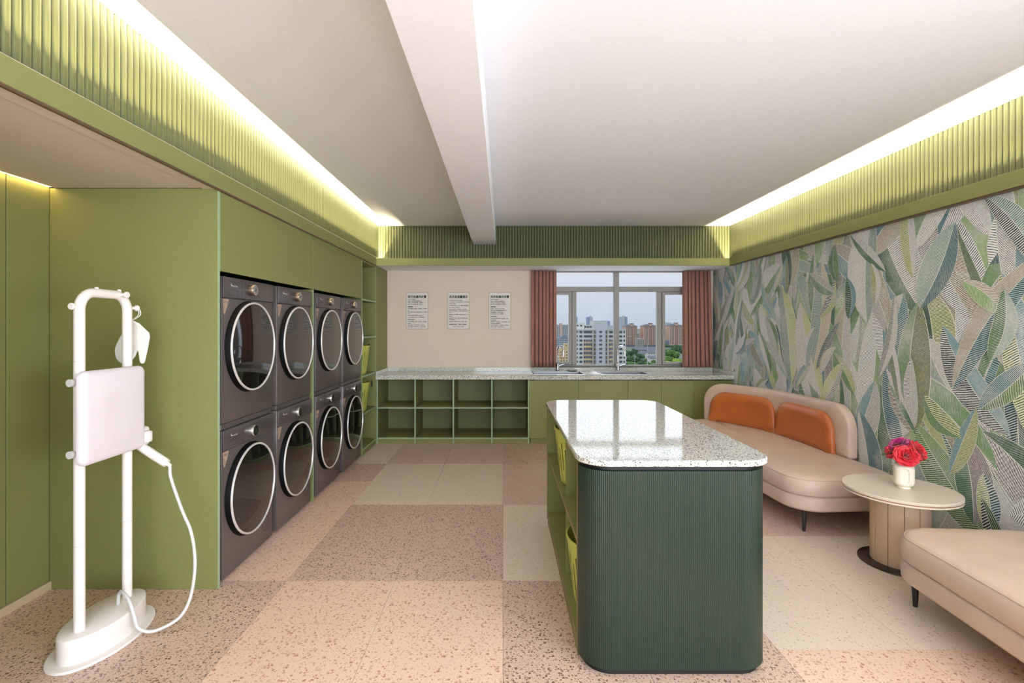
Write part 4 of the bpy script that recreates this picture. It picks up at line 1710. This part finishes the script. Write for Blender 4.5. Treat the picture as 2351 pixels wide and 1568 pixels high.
# poles with an arched top
PY0, PY1, PZ, PR = 2.122, 2.392, 1.548, 0.075
path = [(GX, PY0, 0.112), (GX, PY0, 0.6), (GX, PY0, 1.1), (GX, PY0, PZ - PR)]
for k in range(1, 9):
    a = PI / 2 * k / 8
    path.append((GX, PY0 + PR * (1 - math.cos(a)), PZ - PR + PR * math.sin(a)))
path.append((GX, (PY0 + PY1) / 2, PZ))
for k in range(0, 9):
    a = PI / 2 * k / 8
    path.append((GX, PY1 - PR + PR * math.sin(a), PZ - PR + PR * math.cos(a)))
path += [(GX, PY1, 1.1), (GX, PY1, 0.6), (GX, PY1, 0.112)]
MB().tube(path, 0.0205, 24).obj('pole_frame', STEAM, gs)
for y, z in ((PY0, 1.253), (PY0, 0.475), (PY1, 0.475)):
    MB().lathe([(0.0209, -0.0012), (0.0211, 0.0), (0.0209, 0.0012)], (GX, y, z), 24, caps=False).obj('pole_joint', STEAMG, gs)
for y, z, dx, dy, dz in ((PY0, 1.485, -0.004, -0.032, 0.0), (PY1, 1.490, 0.012, 0.044, 0.0), ((PY0 + PY1) / 2 + 0.07, PZ, 0.045, 0.0, 0.0)):
    a = Vector((GX, y, z))
    d = Vector((dx, dy, dz))
    n_d = d.normalized()
    MB().tube([a, a + d], 0.008, 12).obj('peg', STEAM, gs)
    MB().tube([a + d - n_d * 0.003, a + d + n_d * 0.004, a + d + n_d * 0.008], [0.014, 0.015, 0.012], 16).obj('peg_head', STEAM, gs)
for y in (PY0 + 0.09, PY1 - 0.05):
    MB().lathe([(0.009, 0.0), (0.009, 0.022), (0.006, 0.026)], (GX, y, PZ), 12).obj('top_stud', STEAM, gs)
# ironing pad
pad = rounded([(2.072, 0.815), (2.440, 0.815), (2.440, 1.212), (2.072, 1.212)], 0.032, 8)
MB().pillow(pad, [(0.008, 0.0), (0.0, 0.006), (-0.001, 0.016), (0.002, 0.026), (0.010, 0.033), (0.025, 0.036)], lambda a, b_, z: (GX + 0.0225 + z, a, b_)).obj('ironing_pad', PADM, gs)
for z in (1.165, 0.865):
    MB().tube([(GX + 0.02, 2.105, z), (GX - 0.006, 2.094, z)], 0.006, 10).obj('pad_hook', STEAMG, gs)
    MB().tube([(GX - 0.006, 2.096, z), (GX - 0.008, 2.080, z)], 0.016, 16).obj('pad_hook_head', STEAMG, gs)
# steam head with handle and hose
h0 = at(318, 1022, 2.455)
h1 = at(383, 1064, 2.445)
dv = (h1 - h0).normalized()
hd = MB().tube([h0, h0 + dv * 0.05, h1 - dv * 0.01, h1], [0.019, 0.0215, 0.021, 0.019], 20).obj('steam_handle', STEAM, gs)
MB().tube([h1, h1 + dv * 0.022], [0.011, 0.0085], 12).obj('hose_collar', STEAM, gs)
hb = at(329, 1000, 2.462)
MB().box(hb.x - 0.030, hb.x + 0.018, hb.y - 0.028, hb.y + 0.028, hb.z - 0.050, hb.z + 0.046, 0.016, 3).obj('steam_head', STEAM, gs)
hb2 = at(341, 1001, 2.450)
MB().box(hb2.x - 0.016, hb2.x + 0.012, hb2.y - 0.018, hb2.y + 0.018, hb2.z - 0.030, hb2.z + 0.026, 0.010, 3).obj('trigger', STEAM, gs)
hp = [h1 + dv * 0.018] + [at(*q) for q in ((392, 1096, 2.440), (410, 1150, 2.425), (424, 1186, 2.41), (437, 1216, 2.40), (446, 1262, 2.39), (447, 1312, 2.375), (438, 1368, 2.355), (420, 1408, 2.335), (392, 1432, 2.305))]
hp += [Vector((-1.592, 2.268, 0.020)), Vector((-1.635, 2.245, 0.050)), Vector((-1.652, 2.245, 0.100)), Vector((-1.690, 2.262, 0.165)), Vector((-1.740, 2.290, 0.186)), Vector((-1.772, 2.312, 0.168)), Vector((-1.785, 2.322, 0.112))]
MB().tube(spline([tuple(p) for p in hp], 7), 0.0075, 12).obj('hose', STEAMG, gs)

# quilted mitt hanging from the right peg
gp = [(301, 737), (318, 743), (342, 766), (341, 790), (336, 815), (331, 833), (322, 832), (317, 806), (309, 820), (297, 832), (283, 836), (269, 826), (264, 806), (269, 787), (284, 761)]
GYd = 2.462
go = [((px - VX) * GYd / F, EYE - (py - VY) * GYd / F) for px, py in gp]
go = go[::-1]
gs2 = [(p.x, p.y) for p in spline([(a, b_, 0) for a, b_ in go + [go[0]]], 5)][:-1]
# orientation: make counter-clockwise
ar = sum(gs2[i - 1][0] * gs2[i][1] - gs2[i][0] * gs2[i - 1][1] for i in range(len(gs2)))
if ar < 0: gs2 = gs2[::-1]
gl = thing('oven_mitt', 'white quilted heat mitt hanging from the steamer peg', 'mitt', (go[0][0], GYd, go[0][1]))
MB().pillow(gs2, [(0.006, -0.008), (0.001, -0.004), (0.0, 0.0), (0.001, 0.004), (0.006, 0.008)], lambda a, b_, z: (a, GYd - z, b_)).obj('mitt_body', GLOVE, gl)
pk = Vector((GX + 0.012, PY1 + 0.040, 1.490))
MB().tube(spline([(go[-1][0] + 0.002, GYd, 1.428), (pk.x + 0.006, GYd - 0.006, 1.46), (pk.x + 0.004, pk.y + 0.004, 1.502), (pk.x - 0.006, GYd - 0.004, 1.46), (go[-1][0] - 0.002, GYd, 1.426)], 6), 0.0022, 6).obj('loop', GLOVE, gl)
MB().tube([(go[-1][0], GYd, go[-1][1]), (go[-2][0], GYd, go[-2][1]), (go[-3][0], GYd, go[-3][1])], 0.004, 8).obj('cuff_trim', GLOVE, gl)

# ------------------------------------------------------------------ the city outside
GZ = -36.0
gmat = speckled('city_ground', (120, 138, 122), (160, 170, 164), 0.02, 0.95, 0, 0.35, 0.65)
o = MB().box(-6000, 8000, 60, 9000, GZ - 1, GZ).obj('ground', gmat)
tag(o, 'wide flat city ground far below the window', 'ground', None, 'structure')
CW = plain('white_render', (240, 240, 235), 0.9)
CP = plain('pink_stucco', (228, 196, 178), 0.9)
CPD = plain('dark_pink_stucco', (176, 138, 124), 0.9)
CY = plain('yellow_stucco', (242, 214, 164), 0.9)
CB = plain('blue_grey_cladding', (150, 162, 180), 0.9)
CG = plain('pale_grey_block', (214, 217, 222), 0.9)
CPB = plain('pale_blue_tower', (208, 216, 232), 0.9)  # distance haze put into the colour of the far towers
CPB2 = plain('blue_tower', (172, 187, 216), 0.9)  # deeper blue, also haze carried by the colour
CWIN = plain('dark_window', (84, 92, 102), 0.3)
CWIN2 = plain('brown_window', (122, 116, 104), 0.5)
CROOF = plain('slate_roof', (140, 145, 157), 0.9)
CBAND = plain('peach_balcony', (216, 190, 162), 0.9)
CTAN = plain('tan_block', (196, 190, 182), 0.9)


def wx(px, Y): return (px - VX) * Y / F
def wz(py, Y): return EYE - (py - VY) * Y / F


def block(mb, px0, px1, py, Y, depth, zb=GZ):
    return mb.box(wx(px0, Y), wx(px1, Y), Y, Y + depth, zb, wz(py, Y))


def building(name, label, Y, loc_px, group=None):
    return thing(name, label, 'building', (wx(loc_px, Y), Y, GZ), group)


# white apartment block
Y = 350.0
wbz = building('apartment_block', 'large white apartment block with balconies filling the middle of the window', Y, 1380)
block(MB(), 1312, 1366, 757, Y, 16).obj('wing', CW, wbz)
block(MB(), 1366, 1394, 736, Y - 3, 22).obj('stair_tower', CG, wbz)
block(MB(), 1394, 1437, 756, Y, 16).obj('wing', CW, wbz)
block(MB(), 1322, 1342, 741, Y + 4, 8, wz(757, Y)).obj('roof_room', CW, wbz)
block(MB(), 1343, 1362, 746, Y + 4, 8, wz(757, Y)).obj('roof_room', CW, wbz)
MB().box(wx(1312, Y), wx(1366, Y), Y - 0.6, Y, wz(758.5, Y), wz(756, Y)).obj('cornice', CG, wbz)
MB().box(wx(1394, Y), wx(1437, Y), Y - 0.6, Y, wz(757.5, Y), wz(755, Y)).obj('cornice', CG, wbz)
wcols = [(1324, 1326.4, 0.5, 3.8, Y, CWIN), (1330.5, 1336.5, 0.5, 4.6, Y, CWIN), (1340.5, 1359, 0.5, 4.6, Y, CWIN), (1363, 1367.6, -0.6, 7.4, Y - 3.2, CWIN2), (1376, 1382, 0.5, 4.0, Y - 3, CWIN), (1390.5, 1394.2, -0.6, 7.4, Y - 3, CWIN2), (1398.5, 1412, 0.5, 4.6, Y, CWIN), (1422, 1428, 0.6, 4.6, Y, CWIN), (1431.5, 1434.5, 0.6, 4.4, Y, CWIN)]
for (a, b_, dy, hh, yy, m) in wcols:
    x0, x1 = wx(a, yy), wx(b_, yy)
    hgt = hh * yy / F
    me = MB().box(0, x1 - x0, -0.35, 0.05, -hgt, 0).mesh('window')
    me.materials.append(m)
    for k in range(12):
        o = put('window', me, None, wbz, local=True)
        o.location = Vector((x0, yy, wz(759.5 + dy + 9.72 * k, yy))) - base_loc(wbz)
    if b_ - a > 10:
        for k in range(2, 12):
            z = wz(759.5 + dy + hh + 9.72 * k, yy)
            MB().box(x0, x1, yy - 0.9, yy, z - 1.25, z).obj('balcony', CBAND if k % 3 else CY, wbz)
            for q in range(1, 5):
                xm = x0 + (x1 - x0) * q / 5
                MB().box(xm - 0.12, xm + 0.12, yy - 0.5, yy, z, z + hgt).obj('window_post', CG, wbz)
for k in range(3):
    MB().box(wx(1344 + 6 * k, Y), wx(1348.5 + 6 * k, Y), Y + 3.7, Y + 4, wz(752.5, Y), wz(748.5, Y)).obj('window', CWIN, wbz)
for k in range(2):
    MB().box(wx(1326 + 8 * k, Y), wx(1330 + 8 * k, Y), Y + 3.7, Y + 4, wz(749, Y), wz(746, Y)).obj('window', CWIN, wbz)


def simple(name, label, Y, px0, px1, py, depth, m, floors, cols, pitch, roof=None, wm=CWIN, group=None, win_w=0.5, win_h=0.5, top=3.0, bottom=None):
    t = building(name, label, Y, (px0 + px1) / 2, group)
    block(MB(), px0, px1, py, Y, depth).obj('walls', m, t)
    mb = MB()
    for k in range(floors):
        for c in range(cols):
            x0 = px0 + (px1 - px0) * (c + 0.5 - win_w / 2) / cols
            x1 = px0 + (px1 - px0) * (c + 0.5 + win_w / 2) / cols
            y0 = py + top + pitch * k
            mb.box(wx(x0, Y), wx(x1, Y), Y - 0.3, Y + 0.1, wz(y0 + pitch * win_h, Y), wz(y0, Y))
    if floors:
        o = mb.obj('windows', wm, t)
        o['kind'] = 'stuff'
    return t


t = simple('yellow_building', 'yellow stucco building with small dark windows beside the left curtain', 450.0, 1279, 1304, 799, 14, CY, 6, 4, 6.8, win_w=0.38, win_h=0.42, top=8)
block(MB(), 1296, 1304, 789.5, 449.8, 10).obj('roof_tower', CY, t)
block(MB(), 1279, 1297, 797, 450.5, 6, wz(800, 450)).obj('parapet', CG, t)
MB().box(wx(1298.5, 449.8), wx(1301, 449.8), 449.4, 449.9, wz(794, 449.8), wz(791.8, 449.8)).obj('roof_window', CWIN, t)
t = simple('blue_grey_building', 'blue grey building with an arched roof behind the yellow building', 620.0, 1274, 1306, 776, 25, CB, 8, 8, 4.2, win_w=0.5, win_h=0.55, top=3, wm=CG)
arc = [(wx(1287, 620), wz(776, 620))]
for k in range(9):
    a = PI - PI * k / 8
    arc.append((wx(1295, 620) + wx(VX + 6.5, 620) * math.cos(a), wz(776, 620) + 3.2 * math.sin(a)))
MB().pillow(arc[1:][::-1], [(0, 619.5), (0, 640)], lambda a, b_, z: (a, z, b_)).obj('arched_roof', CB, t)
t = simple('residential_block', 'tall grey residential block seen furthest left in the window', 820.0, 1270, 1308, 745, 22, CG, 18, 9, 3.1, win_w=0.5, win_h=0.6, top=2)
block(MB(), 1285, 1291, 742, 819, 14).obj('roof_room', CP, t)
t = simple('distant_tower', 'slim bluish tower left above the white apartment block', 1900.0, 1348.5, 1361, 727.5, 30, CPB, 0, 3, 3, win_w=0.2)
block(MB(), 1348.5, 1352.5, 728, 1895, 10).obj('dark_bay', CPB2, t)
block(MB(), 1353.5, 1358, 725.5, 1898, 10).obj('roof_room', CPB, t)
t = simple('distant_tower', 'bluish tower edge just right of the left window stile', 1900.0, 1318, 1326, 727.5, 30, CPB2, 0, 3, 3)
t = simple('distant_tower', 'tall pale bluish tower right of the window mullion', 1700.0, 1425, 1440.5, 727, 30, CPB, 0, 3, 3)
block(MB(), 1436, 1440.6, 727.5, 1695, 10).obj('dark_bay', CPB2, t)
block(MB(), 1428.5, 1435, 725, 1698, 10).obj('roof_room', CG, t)
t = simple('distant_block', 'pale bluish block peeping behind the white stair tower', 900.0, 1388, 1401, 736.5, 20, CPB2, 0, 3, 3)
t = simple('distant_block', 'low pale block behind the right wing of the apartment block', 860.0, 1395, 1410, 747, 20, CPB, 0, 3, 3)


def pink_tower(px0, px1, py, label):
    Y = 950.0
    t = building('pink_tower', label, Y, (px0 + px1) / 2, 'pink towers in the right half of the window')
    w = px1 - px0
    block(MB(), px0, px1, py + 4, Y, 26).obj('walls', CP, t)
    block(MB(), px0 + w * 0.55, px0 + w * 0.62, py + 4, Y - 1.2, 4).obj('dark_bay', CPD, t)
    x0, x1 = wx(px0 - 0.8, Y), wx(px1 + 0.8, Y)
    z0, z1 = wz(py + 4.4, Y), wz(py - 0.2, Y)
    cx = (x0 + x1) / 2
    MB().add([(x0, Y - 2, z0), (x1, Y - 2, z0), (x1, Y + 28, z0), (x0, Y + 28, z0), (cx - 5, Y + 13, z1), (cx + 5, Y + 13, z1)], [(0, 1, 5, 4), (1, 2, 5), (2, 3, 4, 5), (3, 0, 4), (0, 3, 2, 1)]).obj('hip_roof', CROOF, t)
    c0 = px0 + w * 0.45
    block(MB(), c0, c0 + 6, py - 1, Y - 1.5, 8, wz(py + 5, Y)).obj('cupola', CP, t)
    block(MB(), c0 - 0.9, c0 + 6.9, py - 2.2, Y - 2.5, 10, wz(py - 1, Y)).obj('cupola_roof', CPD, t)
    mb = MB()
    cols = [0.10, 0.22, 0.31, 0.45, 0.72, 0.82, 0.92]
    for k in range(13):
        for c in cols:
            a = px0 + w * c
            y0 = py + 7.0 + 3.15 * k
            mb.box(wx(a - 0.75, Y), wx(a + 0.75, Y), Y - 0.3, Y + 0.1, wz(y0 + 1.7, Y), wz(y0, Y))
    o = mb.obj('windows', CWIN, t)
    o['kind'] = 'stuff'
    block(MB(), px0 - 1.5, px1 + 1.5, 792.5, Y - 6, 6).obj('podium', plain('podium_grey', (120, 128, 142), 0.9) if 'podium_grey' not in bpy.data.materials else bpy.data.materials['podium_grey'], t)


pink_tower(1436, 1463.5, 744.5, 'pink tower with a hipped roof, leftmost of the three pink towers')
pink_tower(1478, 1508, 744, 'pink tower with a hipped roof, middle of the three pink towers')
pink_tower(1536.5, 1568, 743, 'pink tower with a hipped roof, nearest the right curtain')
simple('grey_block', 'grey brown mid rise block between the left and middle pink towers', 900.0, 1463, 1479, 777, 16, CTAN, 5, 4, 3.8, win_w=0.4)
simple('grey_block', 'dark grey mid rise block left of the right pink tower', 900.0, 1517, 1537, 781, 16, CB, 3, 6, 3.4, win_w=0.4)
simple('grey_block', 'pale grey low blocks far behind the pink towers', 1400.0, 1462, 1540, 764, 40, CTAN, 3, 14, 3.0, win_w=0.5)
simple('cream_block', 'cream block left of the right pink tower', 1250.0, 1520, 1530.5, 756, 20, CBAND, 3, 3, 3.2, win_w=0.3)
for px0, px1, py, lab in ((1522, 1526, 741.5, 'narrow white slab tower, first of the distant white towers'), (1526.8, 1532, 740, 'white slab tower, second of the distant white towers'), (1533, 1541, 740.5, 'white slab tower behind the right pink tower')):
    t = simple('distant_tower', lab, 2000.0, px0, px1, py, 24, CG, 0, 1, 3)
    t['group'] = 'distant white towers'
# low houses with grey roofs


def house(px0, px1, pyr, pye, pyb, Y, label, wall=CW):
    t = building('house', label, Y, (px0 + px1) / 2, 'low houses below the pink towers')
    t['category'] = 'house'
    x0, x1 = wx(px0, Y), wx(px1, Y)
    d = max(10.0, (x1 - x0) * 0.35)
    MB().box(x0, x1, Y, Y + d, GZ, wz(pye, Y)).obj('walls', wall, t)
    ze, zr = wz(pye, Y), wz(pyr, Y)
    MB().add([(x0 - 1, Y - 1, ze), (x1 + 1, Y - 1, ze), (x1 + 1, Y + d + 1, ze), (x0 - 1, Y + d + 1, ze), (x0, Y + d / 2, zr), (x1, Y + d / 2, zr)], [(0, 1, 5, 4), (1, 2, 5), (2, 3, 4, 5), (3, 0, 4), (0, 3, 2, 1)]).obj('roof', CROOF, t)
    mb = MB()
    n = max(2, int((px1 - px0) / 5))
    for c in range(n):
        a = px0 + (px1 - px0) * (c + 0.5) / n
        mb.box(wx(a - 0.8, Y), wx(a + 0.8, Y), Y - 0.2, Y + 0.1, wz(pye + 3.2, Y), wz(pye + 1.2, Y))
    o = mb.obj('windows', CWIN, t)
    o['kind'] = 'stuff'


house(1456, 1510, 796.5, 803, 812, 700, 'long low house with a wide grey roof below the middle pink tower', CTAN)
house(1521, 1543, 798, 806, 812, 690, 'low white house with a grey roof near the right curtain')
house(1470, 1492, 806, 812, 822, 600, 'white house with a grey roof among the dark trees')
house(1488, 1510, 803, 810, 826, 580, 'white two storey house beside the right window stile')
house(1492, 1512, 817, 821, 834, 520, 'small white house closest below the right window stile')
# trees


def tree_mesh(seed):
    rnd = random.Random(seed)
    bm = bmesh.new()
    for k in range(9):
        c = Vector((rnd.uniform(-0.55, 0.55), rnd.uniform(-0.4, 0.4), rnd.uniform(0.35, 0.95)))
        r = rnd.uniform(0.26, 0.42)
        ret = bmesh.ops.create_icosphere(bm, subdivisions=3, radius=r)
        for v in ret['verts']:
            n = noise.noise(v.co * 7 + c * 9) * 0.35 + noise.noise(v.co * 18 + c * 5) * 0.25
            v.co = v.co * (1 + n) + c
    me = bpy.data.meshes.new('crown')
    bm.to_mesh(me)
    bm.free()
    return me


def foliage(name, c1, c2):
    return speckled(name, c1, c2, 0.5, 0.9, 0, 0.38, 0.62)


FO = [foliage('dark_foliage', (66, 98, 70), (100, 134, 90)), foliage('mid_foliage', (84, 122, 70), (128, 166, 92)), foliage('bright_foliage', (138, 174, 56), (186, 212, 90))]
crowns = [tree_mesh(s) for s in (1, 2, 3)]
trunk_me = MB().lathe([(0.06, 0.0), (0.04, 0.6)], (0, 0, 0), 8).mesh('trunk')
trunk_me.materials.append(plain('bark', (84, 70, 58), 0.9))
cr_me = {}
tspots = [(1443, 812, 640, 22, 0), (1456, 808, 620, 20, 0), (1470, 818, 540, 20, 0), (1449, 826, 500, 26, 0), (1462, 829, 470, 26, 0), (1476, 833, 460, 24, 0), (1441, 838, 452, 16, 0),
          (1484, 828, 548, 14, 1), (1490, 837, 425, 18, 1), (1454, 838, 440, 24, 1), (1500, 830, 500, 12, 1), (1502, 841, 445, 14, 1),
          (1526, 794, 800, 18, 0), (1536, 797, 770, 18, 0), (1548, 802, 655, 22, 0), (1560, 800, 735, 26, 0), (1570, 806, 640, 22, 0),
          (1530, 812, 640, 16, 1), (1542, 813, 600, 34, 1), (1536, 826, 520, 26, 1), (1526, 834, 470, 20, 1), (1554, 834, 430, 30, 2), (1536, 839, 402, 26, 2), (1566, 836, 462, 20, 2)]
desc = ['dark green', 'mid green', 'bright yellow green']
place_w = ['below the left pink tower', 'in front of the grey roofs', 'beside the right window stile', 'near the right curtain', 'left of the right pink tower']
cnt = {}
tspots.sort()


def t_where(px):
    return place_w[0] if px < 1460 else place_w[1] if px < 1482 else place_w[2] if px < 1510 else place_w[4] if px < 1540 else place_w[3]


tot = {}
for q in tspots:
    kq = (q[4], t_where(q[0]))
    tot[kq] = tot.get(kq, 0) + 1
ORD = ['leftmost', 'second from the left', 'third from the left', 'fourth from the left']
for i, (px, py, Y, wpx, k) in enumerate(tspots):
    wdt = wpx * Y / F
    zc = wz(py, Y)
    where = t_where(px)
    key = (k, where)
    cnt[key] = cnt.get(key, 0) + 1
    t = thing('tree', '%s leafy tree %s%s' % (desc[k], where, '' if tot[key] == 1 else ', ' + ORD[cnt[key] - 1]), 'tree', (wx(px, Y), Y, GZ), 'leafy trees seen through the window')
    kk = (i % 3, k)
    if kk not in cr_me:
        me = crowns[i % 3].copy()
        me.materials.clear()
        me.materials.append(FO[k])
        cr_me[kk] = me
    c = put('crown', cr_me[kk], None, t, local=True)
    sc = wdt / 1.5
    c.scale = (sc, sc, sc * 0.9)
    c.location = (0, 0, zc - GZ - 0.65 * sc * 0.9)
    tk = put('trunk', trunk_me, None, t, local=True)
    tk.scale = (sc * 0.6, sc * 0.6, max(1.0, (zc - GZ)) / 0.6)
# street lamp masts
for px, pyt, Y, lab in ((1486.5, 790, 300, 'slim white lamp mast in front of the middle pink tower'), (1457.5, 818, 330, 'slim lamp mast among the dark trees')):
    p = (wx(px, Y), Y, GZ)
    t = thing('lamp_mast', lab, 'lamp post', p)
    MB().lathe([(0.22, 0.0), (0.10, wz(pyt, Y) - GZ)], (0, 0, 0), 8).obj('mast', CPB, t, local=True)
    MB().box(-0.1, 1.2, -0.15, 0.15, wz(pyt, Y) - GZ, wz(pyt, Y) - GZ + 0.2).obj('lamp_arm', CPB, t, local=True)
